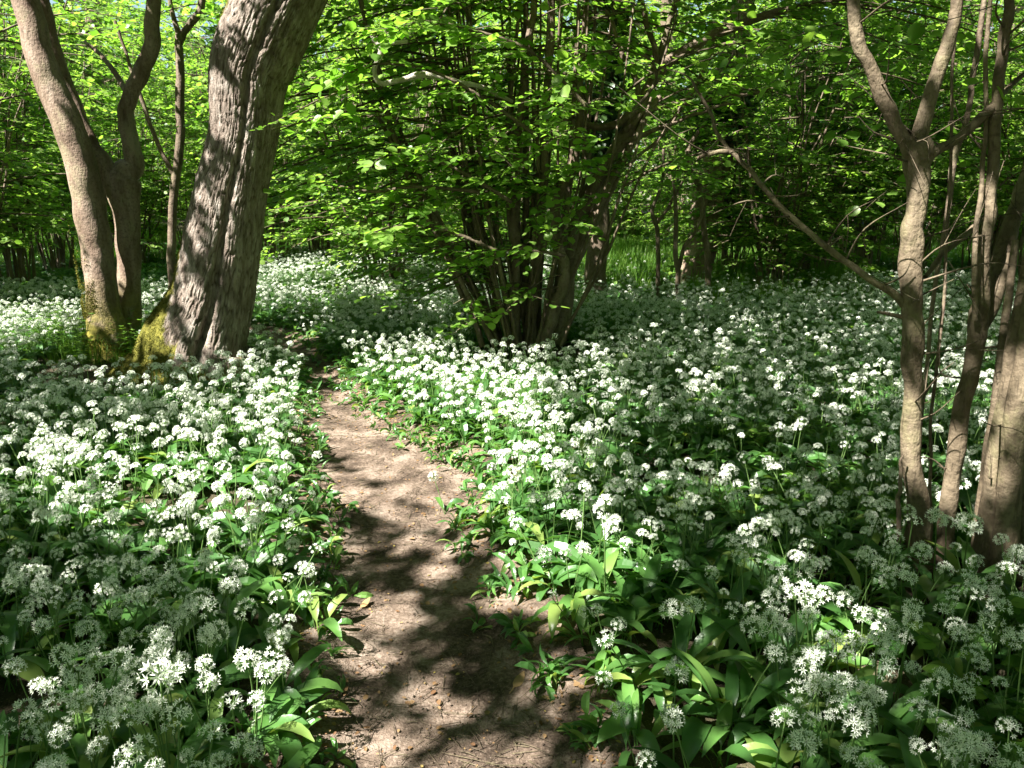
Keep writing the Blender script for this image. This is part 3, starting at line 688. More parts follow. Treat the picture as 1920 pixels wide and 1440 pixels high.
# tall mature trees standing in the background
def tall(name, px, D, hwpx, label, lean=0.0, ivy=False, mat=M_HZ, top=12, ivyh=(0, 9), seed=0, crown=True, knobs=False):
    x = (px-960)/FPX*D*1.03; b = np.array([x, D, float(hg(x, D))]); r = pxw(hwpx, D)
    t = empty(name, tuple(b), label, "tree")
    pts = [[x, D, -.2, r*1.5], [x, D, .3, r*1.1], [x+lean*.2, D, 2, r], [x+lean*.5, D, 4.5, r*.85], [x+lean, D, 8, r*.65], [x+lean*1.3, D, top, r*.3]]
    (V, F), c, rr = limb(pts, 60, 22, .25 if knobs else .12, .03, seed)
    link("trunk", np_mesh("trunk", V-b, F, [mat], {'rnd': np.zeros(len(V))}), t)
    rsx = np.random.default_rng(seed)
    if ivy:
        n = 5200; h = rsx.uniform(*ivyh, n)**1.0; a = rsx.uniform(0, 2*np.pi, n)
        ci = np.interp(h, c[:, 2], c[:, 0]); rad = np.interp(h, c[:, 2], rr)+np.abs(rsx.normal(.04, .09, n))+.10*vnoise(h*1.2, a*1.3, seed)
        pos = np.stack([ci+rad*np.cos(a), D+rad*np.sin(a), h], -1)
        nv = np.stack([np.cos(a), np.sin(a), np.full(n, .5)], -1)+rsx.normal(0, .35, (n, 3))
        yv = np.stack([np.zeros(n), np.zeros(n), -np.ones(n)], -1)+rsx.normal(0, .5, (n, 3))
        bg = Bag(); place_leaves(bg, LEAF_LO, pos, yv, nv, rsx.uniform(.07, .13, n), rsx.random(n)); link("ivy", bg.mesh("ivy", [M_IVY], b), t)
    if crown:
        bg = Bag(); cs = []
        for k in range(9):
            h0 = rsx.uniform(4.5, top-2); p0 = np.array([np.interp(h0, c[:, 2], c[:, 0]), D, h0]); a = rsx.uniform(0, 6.28)
            L_ = rsx.uniform(2, 4); e = p0+np.array([math.cos(a)*L_, math.sin(a)*L_, L_*.5]); mdp = (p0+e)/2+[0, 0, .4]
            (V, F), c2, _r = limb([[*p0, r*.3], [*mdp, r*.2], [*e, .02]], 12, 6, .1, .05, seed+k); bg.add(V, F, 1); cs.append(c2)
        branches_from(bg, cs, 110, 3, 16, (.6, 2), None, None, .13, LEAF_LO, 10, 6, seed=seed+9)
        link("crown", bg.mesh("tall_crown", [M_FAR, M_TWIG], b), t)
    clear(b, r*1.6)
    return t
tall("ivy_clad_tree", 1112, 12.5, 18, "dark ivy-covered trunk rising straight up behind the big central hazel", .2, True, top=11, ivyh=(2.0, 9), seed=401)
tall("pale_tree", 1296, 14.5, 27, "pale knobbly trunk partly hidden by leaves, right of the central hazel", .9, True, mat=M_BARK, top=12, ivyh=(2.6, 3.4), seed=402, knobs=True)
tall("dark_tree", 1560, 21.0, 30, "broad dark ivy-grown trunk in the deep shade, left behind the forked hazel", -.2, True, top=13, ivyh=(0, 9), seed=403)
tall("distant_tree", 700, 27.0, 14, "tall straight trunk far off, above the low hazel stool left of centre", .4, seed=404)
tall("distant_tree", 232, 25.0, 18, "tall trunk far off behind the two-trunked tree at the upper left", .5, seed=405)
tall("distant_tree", 1240, 30.0, 20, "tall trunk far off beyond the clearing right of the central hazel", -.4, seed=406)
tall("distant_tree", 1790, 27.0, 18, "tall trunk far off between the forked hazel and the right edge", .4, seed=407)

# far wood, closes the view: one mass nobody could count
bg = Bag(); rs = np.random.default_rng(909)
n = 52000
D = rs.uniform(37, 50, n); az = rs.uniform(-1.0, 1.0, n); x = D*np.tan(az*.85); h = rs.beta(1.2, 1.5, n)*13
keep = fbm(x*.28, h*.35, D*.2, 3) > .42
pos = np.stack([x, D, h+.3], -1)[keep]; m_ = len(pos)
place_leaves(bg, LEAF_LO, pos, rs.normal(0, 1, (m_, 3))+[0, 0, -.3], np.array([0, -.3, 1.])+rs.normal(0, .5, (m_, 3)), rs.uniform(.26, .5, m_), rs.random(m_))
n = 42000; az = rs.uniform(np.pi*.5+.95, np.pi*2.5-.95, n); rd = rs.uniform(15, 21, n); h = rs.uniform(0, 11.5, n)  # unseen leaf ring beside and behind the camera, added to cut sky light
pos = np.stack([rd*np.cos(az), 3+rd*np.sin(az), h], -1); keep = fbm(pos[:, 0]*.35, pos[:, 1]*.35, h*.4, 2) > .36; pos = pos[keep]; m_ = len(pos)
place_leaves(bg, LEAF_LO, pos, rs.normal(0, 1, (m_, 3))+[0, 0, -.3], rs.normal(0, .7, (m_, 3))+[0, 0, .7], rs.uniform(.22, .42, m_), rs.random(m_))
o = link("far_wood", bg.mesh("far_wood", [M_FAR])); tag(o, "far-off green wood closing the view, plus an unseen leaf ring added to block sky", "wood", kind="stuff")

# ------------------------------------------------------------------ canopy overhead: unseen crowns given to the visible trees, shaped to cast the dapple
def gdist(u, v, cx, cy_, sx, sy): return np.exp(-(((u-cx)/sx)**2+((v-cy_)/sy)**2))
SUNNY = []   # (world x, y, sx, sy, strength)
def sunny(px, py, sx, sy, s, h=.3):
    p = G(px, py, h); SUNNY.append((p[0], p[1], sx, sy, s))
sunny(690, 850, .55, .8, .92, 0); sunny(790, 880, .7, .35, 1.1, 0); sunny(650, 770, .45, .9, .85, 0); sunny(690, 930, .6, .45, .85, 0); sunny(680, 740, .4, .6, .8, 0)
sunny(700, 1000, .5, .45, .82, 0); sunny(740, 1190, .5, .35, .66, 0); sunny(760, 1130, .7, .5, .66, 0); sunny(800, 1340, 1.0, .6, .62, 0); sunny(650, 1230, .4, .35, .55, 0); sunny(1000, 1340, .2, .2, .5, 0)
sunny(800, 700, 1.1, 1.0, 2.3); sunny(880, 770, .75, .65, 2.0); sunny(930, 840, .6, .4, 1.6); sunny(740, 660, .6, .8, 1.2)
sunny(380, 830, .75, .5, 1.9); sunny(480, 820, .7, .5, 1.9); sunny(540, 900, .4, .45, 1.2); sunny(180, 1050, 1.1, .9, .28); sunny(200, 740, 1.5, 1.0, .1); sunny(1350, 1120, 1.0, .6, .38); sunny(1300, 720, 2.5, 1.6, .12); sunny(1240, 1350, .8, .4, .4); sunny(300, 870, .3, .2, .5)
sunny(560, 520, 2.4, 2.6, 1.8); sunny(640, 500, 2, 2.5, 1.2); sunny(40, 600, 1.2, .9, 1.2); sunny(100, 570, 1.4, 1, 1.0)
sunny(600, 690, .4, .3, .8, 0)
sunny(1130, 960, .4, .28, 1.2); sunny(1010, 940, .35, .25, 1.1); sunny(1180, 1130, .4, .2, .45); sunny(1340, 1200, .4, .25, .45); sunny(1200, 1260, .3, .2, .4)
sunny(1700, 600, 1.6, .9, .45); sunny(1500, 590, 1.6, .9, .2); sunny(1850, 700, 1.2, 1.0, .7); sunny(1550, 800, .3, .12, .8); sunny(1200, 640, 1.6, .8, .25)
sunny(1170, 470, 1.8, 3.0, 1.1); sunny(330, 1300, .15, .12, .9); sunny(200, 1150, .12, .1, .8); sunny(150, 960, .4, .3, .3)
# trunks and near stems catch sun higher up: shift by height along the sun
def sunny3(p, sx, sy, s):
    k = p[2]/SUN[2]; SUNNY.append((p[0]-SUN[0]*k, p[1]-SUN[1]*k, sx, sy, s))
for yy_, s in ((60, 1.5), (150, 1.7), (260, 1.6), (360, 1.25), (460, 1.05), (560, .95), (640, 1.0)):
    sunny3(P(430 if yy_ > 150 else 480, yy_, DB-.35), .42, .34, s)
for yy_ in (60, 160, 260, 350, 440, 530, 600): sunny3(P(60+.2*yy_, yy_, DT-.15), .45, .36, 1.5 if yy_ in (60, 260, 350, 530) else .95)
for p in (P(740, 290, 7.1), P(760, 430, 7.1), P(830, 120, 7.1), P(900, 80, 7.1), P(1000, 150, 7.1), P(700, 360, 7.4), P(950, 240, 7.3), P(1100, 110, 7)): sunny3(p, .7, .45, 1.2)
for p in (P(1850, 360, DR), P(1845, 420, DR), P(1890, 800, DE), P(1900, 720, DE)): sunny3(p, .12, .10, 1.2)
for p in (P(1710, 640, DR), P(1715, 850, DR), P(1740, 200, DR), P(1620, 480, DR)): sunny3(p, .12, .10, .6)

sunny3(P(820, 230, 7.2), 2.2, 1.6, .95); sunny3(P(1100, 60, 7.5), 2.0, 1.2, .8)
sunny3(P(300, 630, DB-.3), .4, .3, 1.1); sunny3(P(360, 600, DB-.3), .3, .3, .9); sunny3(P(200, 600, DT-.2), .25, .25, .9)
sunny3(P(700, 380, 7.0), 1.4, 1.0, 1.4); sunny3(P(760, 120, 6.6), 1.4, .9, 1.3); sunny3(P(1010, 480, 7.4), .5, .4, .9)
for p in (P(1712, 760, DR), P(1708, 480, DR), P(1785, 880, DR), P(1870, 900, DE), P(1760, 120, DR), P(1640, 150, DR)): sunny3(p, .16, .13, 1.0)
SHADY = []
for px_, py_, sx_, sy_, s_k in ((1450, 480, 1.5, 2.0, .6), (700, 600, 1.0, .8, .9), (1100, 600, 1.2, .8, .5), (60, 480, 3.0, 3.0, .9)):
    p_ = G(px_, py_, .3); SHADY.append((p_[0], p_[1], sx_, sy_, s_k))
def openness(u, v):
    s = np.zeros_like(u)
    for a in SUNNY: s = np.maximum(s, a[4]*gdist(u, v, *a[:4]))
    back = np.clip((v-11.5)/4, 0, 1)
    s = np.maximum(s, back*1.0)
    for a in SHADY: s = s-a[4]*gdist(u, v, *a[:4])
    return s
n = 1100000
rs = np.random.default_rng(4242)
u = rs.uniform(-13, 13, n); v = rs.uniform(-1, 24, n); h = np.maximum(rs.uniform(4.6, 6.4, n), 1.9+.25*(v+SUN[1]*6/SUN[2])+rs.uniform(0, 1.6, n))
op = openness(u, v)
# small rounded holes cut in the leaf cover to cast sun spots on the sunny areas
def gaps(u, v, op, cell, r0, r1, key):
    # along / across the sun's ground direction, so that each sun spot is drawn out as on the ground
    a = (u*AZ[0]+v*AZ[1])*SUN[2]; b = -u*AZ[1]+v*AZ[0]
    ia = np.floor(a/cell).astype(np.int64); ib = np.floor(b/cell).astype(np.int64); hit = np.zeros(len(u), bool)
    pr = np.interp(op, [-1, 0, .3, .5, .75, 1.0], [0, .022, .22, .46, .78, 1.0])
    for da in (-1, 0, 1):
        for db in (-1, 0, 1):
            ca, cb_ = ia+da, ib+db; h1 = _h(ca, cb_, key); h2 = _h(ca, cb_, key+1); h3 = _h(ca, cb_, key+2); h4 = _h(ca, cb_, key+3)
            hit |= (h3 < pr) & ((a-(ca+h1)*cell)**2+(b-(cb_+h2)*cell)**2 < (r0+(r1-r0)*h4*h4)**2)
    return hit
op = op+(fbm(u*2.2+7, v*2.2, 2, 2)-.5)*.25*(op > .1)
hole = gaps(u, v, op, .17, .062, .125, 3) | gaps(u, v, op-.35, .30, .08, .19, 11)
prob = np.where(hole | (op > 1.0), .0, np.clip(1.0-.8*np.clip(op-.7, 0, .3)/.3, .1, 1))
keep = rs.random(n) < prob
u, v, h = u[keep], v[keep], h[keep]; n = len(u)
pos = np.stack([u, v, np.zeros(n)], -1)+SUN[None]*(h/SUN[2])[:, None]
own_pts = [(big, np.array([-3.2, 7.0]), base_big), (twin, np.array([-8.5, 6.5]), tb), (fork, np.array([1.5, 2.0]), np.array(fork.location)), (hz, np.array([2.5, 9.5]), cb)]
d = np.stack([((pos[:, :2]-p)**2).sum(1) for _, p, _b in own_pts], 1)+rs.normal(0, 4, (n, 4))
own = d.argmin(1)
for k, (t, p, b) in enumerate(own_pts):
    s = own == k; m_ = int(s.sum())
    if m_ == 0: continue
    bg = Bag()
    yv = rs.normal(0, 1, (m_, 3)); yv[:, 2] = yv[:, 2]*.3-.2
    place_leaves(bg, LEAF_LO, pos[s], yv, np.array([0, 0, 1.])+rs.normal(0, .35, (m_, 3)), rs.uniform(.045, .075, m_), rs.random(m_))
    # boughs carrying it
    q = pos[s]; st = {0: big_top, 1: cA[-1], 2: P(1850, -600, DR), 3: P(1100, -200, DC)}[k]
    for e in q[rs.integers(0, m_, 14)]:
        e = e+[0, 0, .0]; md = (st+e)/2+[*rs.normal(0, .4, 2), rs.uniform(.2, .9)]
        (V, F), c2, _r = limb([[*st, .045], [*md, .016], [*e, .005]], 16, 6, .1, .1, 5); bg.add(V, F, 1)
    link("canopy" if k == 3 else "crown", bg.mesh("canopy_crown", [M_CROWN, M_TWIG], b), t)

# leafy twigs hanging from the near forked hazel (large leaves, upper right)
bg = Bag(); rs = np.random.default_rng(61)
S = []; Dd = []; Ls = []
for (px, py, D) in [(1610, 150, 3.5), (1650, 60, 3.4), (1560, 110, 3.6), (1500, 90, 3.7), (1690, 160, 3.3), (1440, 60, 3.8), (1720, 60, 3.3), (1850, 90, 3.4), (1760, 250, 3.4), (1600, 250, 3.5), (1560, 40, 3.6), (1380, 100, 4.0), (1660, 340, 3.5), (1900, 130, 3.2), (1700, 20, 3.2)]:
    for _ in range(2):
        S.append(P(px+rs.normal(0, 25), py+rs.normal(0, 20), D)); Dd.append([rs.normal(-.3, .6), rs.normal(0, .5), rs.uniform(-.3, .1)]); Ls.append(rs.uniform(.15, .3))
sprays(bg, np.array(S), np.array(Dd), np.array(Ls), .062, 6, LEAF_HI, rs=rs, flat=.35)
fb = np.array(fork.location); link("leaf_spray", bg.mesh("leaf_spray", [M_HAZEL, M_TWIG], fb), fork)

# ------------------------------------------------------------------ wild garlic
def leaf_strip(rs, L, W, az, arch, twist=0, rows=7):
    t = np.linspace(0, 1, rows)
    pet = .30
    ang = R(80)-arch*t**1.2                      # elevation angle of tangent
    ds = L/(rows-1)
    x = np.concatenate([[0], np.cumsum(np.cos((ang[:-1]+ang[1:])/2)*ds)]); z = np.concatenate([[0], np.cumsum(np.sin((ang[:-1]+ang[1:])/2)*ds)])
    u = np.clip((t-pet)/(1-pet), 0, 1)
    wd = np.where(t < pet, .10, .10+.90*np.sin(np.pi*np.clip(u, 0, 1)**.8)**.8)*W*.5; wd[-1] = .0015
    fold = .35*wd
    tw = twist*t
    V = []
    for i in range(rows):
        nx, nz = -math.sin(ang[i]), math.cos(ang[i])
        for sgn in (-1, 0, 1):
            yy_ = sgn*wd[i]; off = (fold[i] if sgn else 0)+rs.normal(0, .0012)
            V.append([x[i]+nx*off+math.sin(tw[i])*yy_*.3, yy_*math.cos(tw[i]), z[i]+nz*off+math.sin(tw[i])*yy_])
    V = np.array(V); ca, sa = math.cos(az), math.sin(az)
    V = np.stack([V[:, 0]*ca-V[:, 1]*sa, V[:, 0]*sa+V[:, 1]*ca, V[:, 2]], -1)
    i = np.arange(rows-1)[:, None]*3; j = np.arange(2)[None]
    F = np.stack([i+j, i+j+1, i+3+j+1, i+3+j], -1).reshape(-1, 4)
    return V, F
def umbel(bag, ctr, rs, R0=.025, nf=20, m_p=0, m_s=1, full=True, cap=None):
    cap = cap if cap is not None else rs.choice([1.35, 1.5, 1.1, .7], p=[.45, .2, .2, .15]); nf = max(7, int(nf*min(1, cap/1.2)))
    """round head of six-petalled white stars on short stalks"""
    gi = np.arange(nf)+.5
    el = np.arcsin(np.clip(1-gi/nf*cap, -1, 1)); az = gi*2.39996+rs.uniform(0, 6)
    for e, a in zip(el, az):
        d = np.array([math.cos(e)*math.cos(a), math.cos(e)*math.sin(a), math.sin(e)])+rs.normal(0, .13, 3); d /= np.linalg.norm(d)
        rr = R0*rs.uniform(.8, 1.15); c = ctr+d*rr
        s = np.cross(d, [0, 0, 1.]) if abs(d[2]) < .95 else np.array([1., 0, 0]); s /= np.linalg.norm(s); b = np.cross(d, s)
        if full:
            V = np.array([ctr+s*.0008, ctr-s*.0008, c-s*.0008, c+s*.0008]); bag.add(V, [[0, 1, 2, 3]], m_s, .5)
        pl = rs.uniform(.0095, .0125); op_ = rs.uniform(.15, .7); ph = rs.uniform(0, 6); rv = rs.random()
        V = []; F = []
        for k in range(6):
            t = ph+k*math.pi/3; q_ = s*math.cos(t)+b*math.sin(t); p_ = -s*math.sin(t)+b*math.cos(t)
            tip = c+q_*pl*math.cos(op_)+d*pl*math.sin(op_); md = c+q_*pl*.5*math.cos(op_)+d*pl*.5*math.sin(op_)-d*.0006
            n0 = len(V); V += [c, md+p_*.0018, tip, md-p_*.0018]; F.append([n0, n0+1, n0+2, n0+3])
        bag.add(np.array(V), F, m_p, rv)
        g_ = .0016; cc = c+d*.002
        bag.add(np.array([cc+d*g_*1.6, cc+s*g_, cc-s*g_*.5+b*g_*.87, cc-s*g_*.5-b*g_*.87]), [[0, 1, 2], [0, 2, 3], [0, 3, 1]], m_s, .2)
def stem_curve(rs, H, lean):
    a = rs.uniform(0, 6.28); t = np.linspace(0, 1, 5)[:, None]
    e = np.array([math.cos(a), math.sin(a), 0])*lean
    c = e*t**1.6; c[:, 2] = H*t[:, 0]; return c
rs = np.random.default_rng(31)
# parts of the individual plants (meshes shared by the copies)
HEADS = []
for k in range(7):
    bg = Bag(); umbel(bg, np.zeros(3), rs, rs.uniform(.020, .029), int(rs.integers(19, 28))); HEADS.append(bg.mesh("flower_head", [M_PETAL, M_RSTEM], smooth=False))
LEAVES = []
for k in range(9):
    V, F = leaf_strip(rs, rs.uniform(.18, .30), rs.uniform(.038, .062), 0, R(rs.uniform(85, 165)), rs.uniform(-.7, .7), 9)
    LEAVES.append(np_mesh("leaf", V, F, [M_RLEAF], {'rnd': np.full(len(V), rs.random())}))
STEMS = []
for k in range(6):
    c = stem_curve(rs, rs.uniform(.25, .35), rs.uniform(.02, .09)); V, F = tube(c, np.linspace(.0028, .0018, 5), 5)
    STEMS.append((np_mesh("stem", V, F, [M_RSTEM], {'rnd': np.full(len(V), .4)}), c[-1].copy()))
# whole-plant variants for the uncountable rest
def plant_mesh(rs, nl, nst, dense=True, seed=0):
    bg = Bag()
    for k in range(nl):
        V, F = leaf_strip(rs, rs.uniform(.17, .29), rs.uniform(.036, .058), rs.uniform(0, 6.28), R(rs.uniform(85, 165)), rs.uniform(-.7, .7), 7)
        V = V+[*rs.normal(0, .018, 2), 0]; bg.add(V, F, 2, rs.random())
    for k in range(nst):
        c = stem_curve(rs, rs.uniform(.24, .35), rs.uniform(.02, .10))+[*rs.normal(0, .02, 2), 0]
        V, F = tube(c, np.linspace(.0028, .0018, 5), 4); bg.add(V, F, 1, .4)
        umbel(bg, c[-1], rs, rs.uniform(.020, .029), int(rs.integers(17, 26)) if dense else 14)
    return bg.mesh("garlic_plant", [M_PETAL, M_RSTEM, M_RLEAF], smooth=False)
VAR = [plant_mesh(rs, 4, 1) for _ in range(4)]+[plant_mesh(rs, 3, 2) for _ in range(4)]+[plant_mesh(rs, 6, 0) for _ in range(3)]+[plant_mesh(rs, 2, 3) for _ in range(3)]
# grass / weed tuft variants
def tuft(rs, nb, H, spread=.5, wdt=.004):
    bg = Bag()
    for k in range(nb):
        a = rs.uniform(0, 6.28); L_ = H*rs.uniform(.5, 1); lean = rs.uniform(.1, spread); w_ = wdt*rs.uniform(.6, 1.2)
        t = np.linspace(0, 1, 5)[:, None]; o_ = np.array([*rs.normal(0, .04, 2), 0])
        dr = np.array([math.cos(a), math.sin(a), 0]); sd_ = np.array([-math.sin(a), math.cos(a), 0])
        c = o_+dr*lean*L_*t**1.8+np.array([0, 0, 1.])*L_*(t-.25*lean*t**2)
        wv = w_*(1-t**2)+.0005
        V = np.stack([c-sd_*wv, c+sd_*wv], 1).reshape(-1, 3); i = np.arange(4)*2
        bg.add(V, np.stack([i, i+1, i+3, i+2], -1), 0, rs.random())
    return bg.mesh("tuft", [M_GRASS])
TUFT = [tuft(rs, 26, .35) for _ in range(4)]
def herb(rs):
    """leafy weed: upright stalk with whorls of narrow leaves"""
    bg = Bag()
    for s in range(5):
        H = rs.uniform(.25, .5); c = stem_curve(rs, H, rs.uniform(.05, .2))+[*rs.normal(0, .04, 2), 0]
        V, F = tube(c, np.full(5, .0022), 3); bg.add(V, F, 1, .5)
        for u_ in np.linspace(.2, 1, 6):
            p = c[0]*(1-u_)+c[-1]*u_; p = np.array([np.interp(u_*H, c[:, 2], c[:, 0]), np.interp(u_*H, c[:, 2], c[:, 1]), u_*H])
            k = 6; a = np.arange(k)*1.047+rs.uniform(0, 6)
            yv = np.stack([np.cos(a), np.sin(a), np.full(k, .25)], -1)
            place_leaves(bg, (LEAF_LO[0]*[.32, 1, 1], LEAF_LO[1]), np.tile(p, (k, 1)), yv, np.tile([0, 0, 1.], (k, 1))+rs.normal(0, .2, (k, 3)), rs.uniform(.025, .045, k)*(1.3-.5*u_), rs.random(k))
    return bg.mesh("herb", [M_GRASS, M_RSTEM])
HERB = [herb(rs) for _ in range(3)]
def elder(rs):
    """low broad-leaved seedling with three-part leaves"""
    bg = Bag()
    for s in range(6):
        a = rs.uniform(0, 6.28); H = rs.uniform(.12, .26); e = np.array([math.cos(a)*H*.6, math.sin(a)*H*.6, H])
        V, F = tube(np.array([[0, 0, 0], e*[.4, .4, .6], e]), np.full(3, .0016), 3); bg.add(V, F, 1, .5)
        an = a+np.array([-1.1, 0, 1.1]); yv = np.stack([np.cos(an), np.sin(an), np.full(3, -.1)], -1)
        place_leaves(bg, LEAF_HI, np.tile(e, (3, 1)), yv, np.tile([0, 0, 1.], (3, 1))+rs.normal(0, .15, (3, 3)), rs.uniform(.04, .06, 3), rs.random(3))
    return bg.mesh("seedling", [M_GRASS, M_RSTEM])
ELDER = [elder(rs) for _ in range(3)]

def scatter(name, label, cat, pts, rot, scl, idx, meshes):
    """ONE object of ground cover: points carrying the plant variants"""
    src = bpy.data.collections.new(name+"_source")
    for k, me in enumerate(meshes):
        src.objects.link(bpy.data.objects.new("%s_%02d" % (name, k), me))
    me = bpy.data.meshes.new(name); me.vertices.add(len(pts)); me.vertices.foreach_set("co", np.asarray(pts, np.float32).ravel())
    a = me.attributes.new("rot", 'FLOAT_VECTOR', 'POINT'); a.data.foreach_set("vector", np.asarray(rot, np.float32).ravel())
    a = me.attributes.new("scl", 'FLOAT', 'POINT'); a.data.foreach_set("value", np.asarray(scl, np.float32))
    a = me.attributes.new("idx", 'INT', 'POINT'); a.data.foreach_set("value", np.asarray(idx, np.int32))
    o = link(name, me); ng = bpy.data.node_groups.new(name, 'GeometryNodeTree')
    ng.interface.new_socket("Geometry", in_out='INPUT', socket_type='NodeSocketGeometry'); ng.interface.new_socket("Geometry", in_out='OUTPUT', socket_type='NodeSocketGeometry')
    gi = ng.nodes.new("NodeGroupInput"); go = ng.nodes.new("NodeGroupOutput")
    ci = ng.nodes.new("GeometryNodeCollectionInfo"); ci.inputs[0].default_value = src; ci.inputs[1].default_value = True; ci.inputs[2].default_value = True
    ip = ng.nodes.new("GeometryNodeInstanceOnPoints"); ip.inputs['Pick Instance'].default_value = True
    def at(nm, ty):
        n_ = ng.nodes.new("GeometryNodeInputNamedAttribute"); n_.data_type = ty; n_.inputs[0].default_value = nm; return n_.outputs[0]
    L = ng.links
    L.new(gi.outputs[0], ip.inputs['Points']); L.new(ci.outputs[0], ip.inputs['Instance'])
    L.new(at("idx", 'INT'), ip.inputs['Instance Index'])
    er = ng.nodes.new("FunctionNodeEulerToRotation"); L.new(at("rot", 'FLOAT_VECTOR'), er.inputs[0]); L.new(er.outputs[0], ip.inputs['Rotation'])
    L.new(at("scl", 'FLOAT'), ip.inputs['Scale']); L.new(ip.outputs[0], go.inputs[0])
    md = o.modifiers.new("scatter", 'NODES'); md.node_group = ng
    return tag(o, label, cat, kind="stuff")

# positions: jittered, density falling with distance
def density(x, y):
    d = np.interp(y, [0, 4, 7, 12, 23], [200, 180, 145, 100, 38])
    r = np.hypot(x, y)
    inside = path_in(x, y)
    d = np.where(inside > -.065+.05*(fbm(x*3, y*3, 0, 2)-.5)*2, 0, d)
    for (tx, ty, tr) in TREES:
        if ty < 14: d = np.where((x-tx)**2+(y-ty)**2 < tr*tr, 0, d)
    return d
def to_px(x, y, z=0.0):
    vx, vy, vz = x, y, z-CZ
    f = vy*math.cos(PITCH)-vz*math.sin(PITCH); up = vy*math.sin(PITCH)+vz*math.cos(PITCH)
    return 960+FPX*vx/f, 720-FPX*up/f, f
rs = np.random.default_rng(99)
n = 170000
y = np.sqrt(rs.uniform(1.0**2, 27.0**2, n)); x = rs.uniform(-1, 1, n)*(y*.70+1.2)
area = (27.0**2-1)*.70+2*1.2*26; 
x = np.clip(x, -40, 40)
dn0 = n/area
keep = rs.random(n)*(dn0*1.0) < density(x, y)
x, y = x[keep], y[keep]
print('garlic', len(x), 'dn0', dn0)
PX, PY, PZ = to_px(x, y, .1)
bare = (fbm(x*1.1+40, y*1.1, 3, 3)-.5)
# kinds: leafy ground near the right path edge, fewer flowers in the dark gap
flow = np.full(x.shape, .80)
flow = np.where((PX > 900) & (PX < 1380) & (PY > 1040), .40, flow)
flow = np.where((PX > 1380) & (PY > 1020), .80, flow)
flow = np.where((PX > 1180) & (PX < 1640) & (PY > 800) & (PY < 930), .22, flow)
flow = np.where((y > 4.0) , .93, flow); flow = np.where((PX > 640) & (PX < 1000) & (PY > 640) & (PY < 860), .97, flow)
flow = np.where((PX < 640) & (PY > 1150), .9, flow)
dpath = path_in(x, y); flow = np.where((dpath > -.10), flow*.55, flow)
grassy = ((PX > 1080) & (PX < 1560) & (PY < 560) & (y > 10.5)) | (y > 21)
flow = np.where(grassy, .40, flow)
nofl = ((PX > 1060) & (PY < 530)) | ((PX < 440) & (PY < 545)) | (PY < 470)
flow = np.where(nofl, .06, flow)
gap = (PX > 1180) & (PX < 1640) & (PY > 820) & (PY < 930)
kp = ~(gap & (rs.random(len(x)) < .35)) & (bare > -.27) & ~(nofl & (rs.random(len(x)) < .6)) & ~(grassy & (rs.random(len(x)) < .45))
x, y, PX, PY, flow = x[kp], y[kp], PX[kp], PY[kp], flow[kp]
isf = rs.random(len(x)) < flow
two = rs.random(len(x))
farp = y > 4.5
idx = np.where(isf, np.where(two < np.interp(y, [2, 4], [.42, .7]), rs.integers(0, 4, len(x)), rs.integers(4, 8, len(x))), rs.integers(8, 11, len(x)))
z = hg(x, y); hs = np.random.default_rng(3).uniform(.74, 1.16, len(x))*(.9+.25*fbm(x*.8, y*.8, 1, 2))*np.interp(y, [3, 5], [1, .9])
dpath = path_in(x, y); hs = hs*np.clip(.66+(-dpath-.0)*1.5, .66, 1)
tilt = rs.normal(0, .15, (len(x), 2)); lean = np.clip(1-(-dpath-.05)/.25, 0, 1)*.35
sidep = np.where(x < (pL(y)+pR(y))/2, 1.0, -1.0)       # lean over the path
# spin about z first, then tilt: R = Ry(b) Rx(a) Rz(spin), written back as XYZ euler angles
spin = rs.uniform(0, 6.28, len(x)); ta, tb_ = tilt[:, 0], tilt[:, 1]+lean*sidep
def rmat(ax, t):
    c, s_2 = np.cos(t), np.sin(t); o_, z_ = np.ones_like(t), np.zeros_like(t)
    m = {'x': [[o_, z_, z_], [z_, c, -s_2], [z_, s_2, c]], 'y': [[c, z_, s_2], [z_, o_, z_], [-s_2, z_, c]], 'z': [[c, -s_2, z_], [s_2, c, z_], [z_, z_, o_]]}[ax]
    return np.moveaxis(np.array(m), -1, 0)
RM = rmat('y', tb_) @ rmat('x', ta) @ rmat('z', spin)
rot = np.stack([np.arctan2(RM[:, 2, 1], RM[:, 2, 2]), -np.arcsin(np.clip(RM[:, 2, 0], -1, 1)), np.arctan2(RM[:, 1, 0], RM[:, 0, 0])], -1)
# the 300 largest in view become plants of their own
vis = (PX > -30) & (PX < 1950) & (PY > 0) & (PY < 1580)
PXt, PYt, PZt = to_px(x, y, .3)
vis = (PXt > -10) & (PXt < 1930) & (PYt < 1450) & (PYt > 0)
order = np.argsort(np.where(vis, PZt, 1e9)); own = np.zeros(len(x), bool); own[order[:296]] = True
PLANTS = dict(x=x[own], y=y[own], z=z[own], f=isf[own], s=hs[own], px=PX[own], ln=(lean*sidep)[own])
r_ = ~own
rs2 = np.random.default_rng(17); ne = 330; ye = rs2.uniform(1.6, 9, ne); sd_e = rs2.random(ne) < .5; off = np.abs(rs2.normal(0, .09, ne))-.03
xe = np.where(sd_e, pL(ye)+off, pR(ye)-off); small = (np.stack([xe, ye, hg(xe, ye)+.02], -1), np.stack([rs2.normal(0, .5, ne), rs2.normal(0, .5, ne), rs2.uniform(0, 6.28, ne)], -1), rs2.uniform(.25, .55, ne), rs2.integers(8, 11, ne))
scatter("wild_garlic_carpet", "unbroken carpet of white-flowered wild garlic spreading back under the trees", "wild garlic", np.concatenate([np.stack([x, y, z], -1)[r_], small[0]]), np.concatenate([rot[r_], small[1]]), np.concatenate([hs[r_], small[2]]), np.concatenate([idx[r_], small[3]]), VAR)

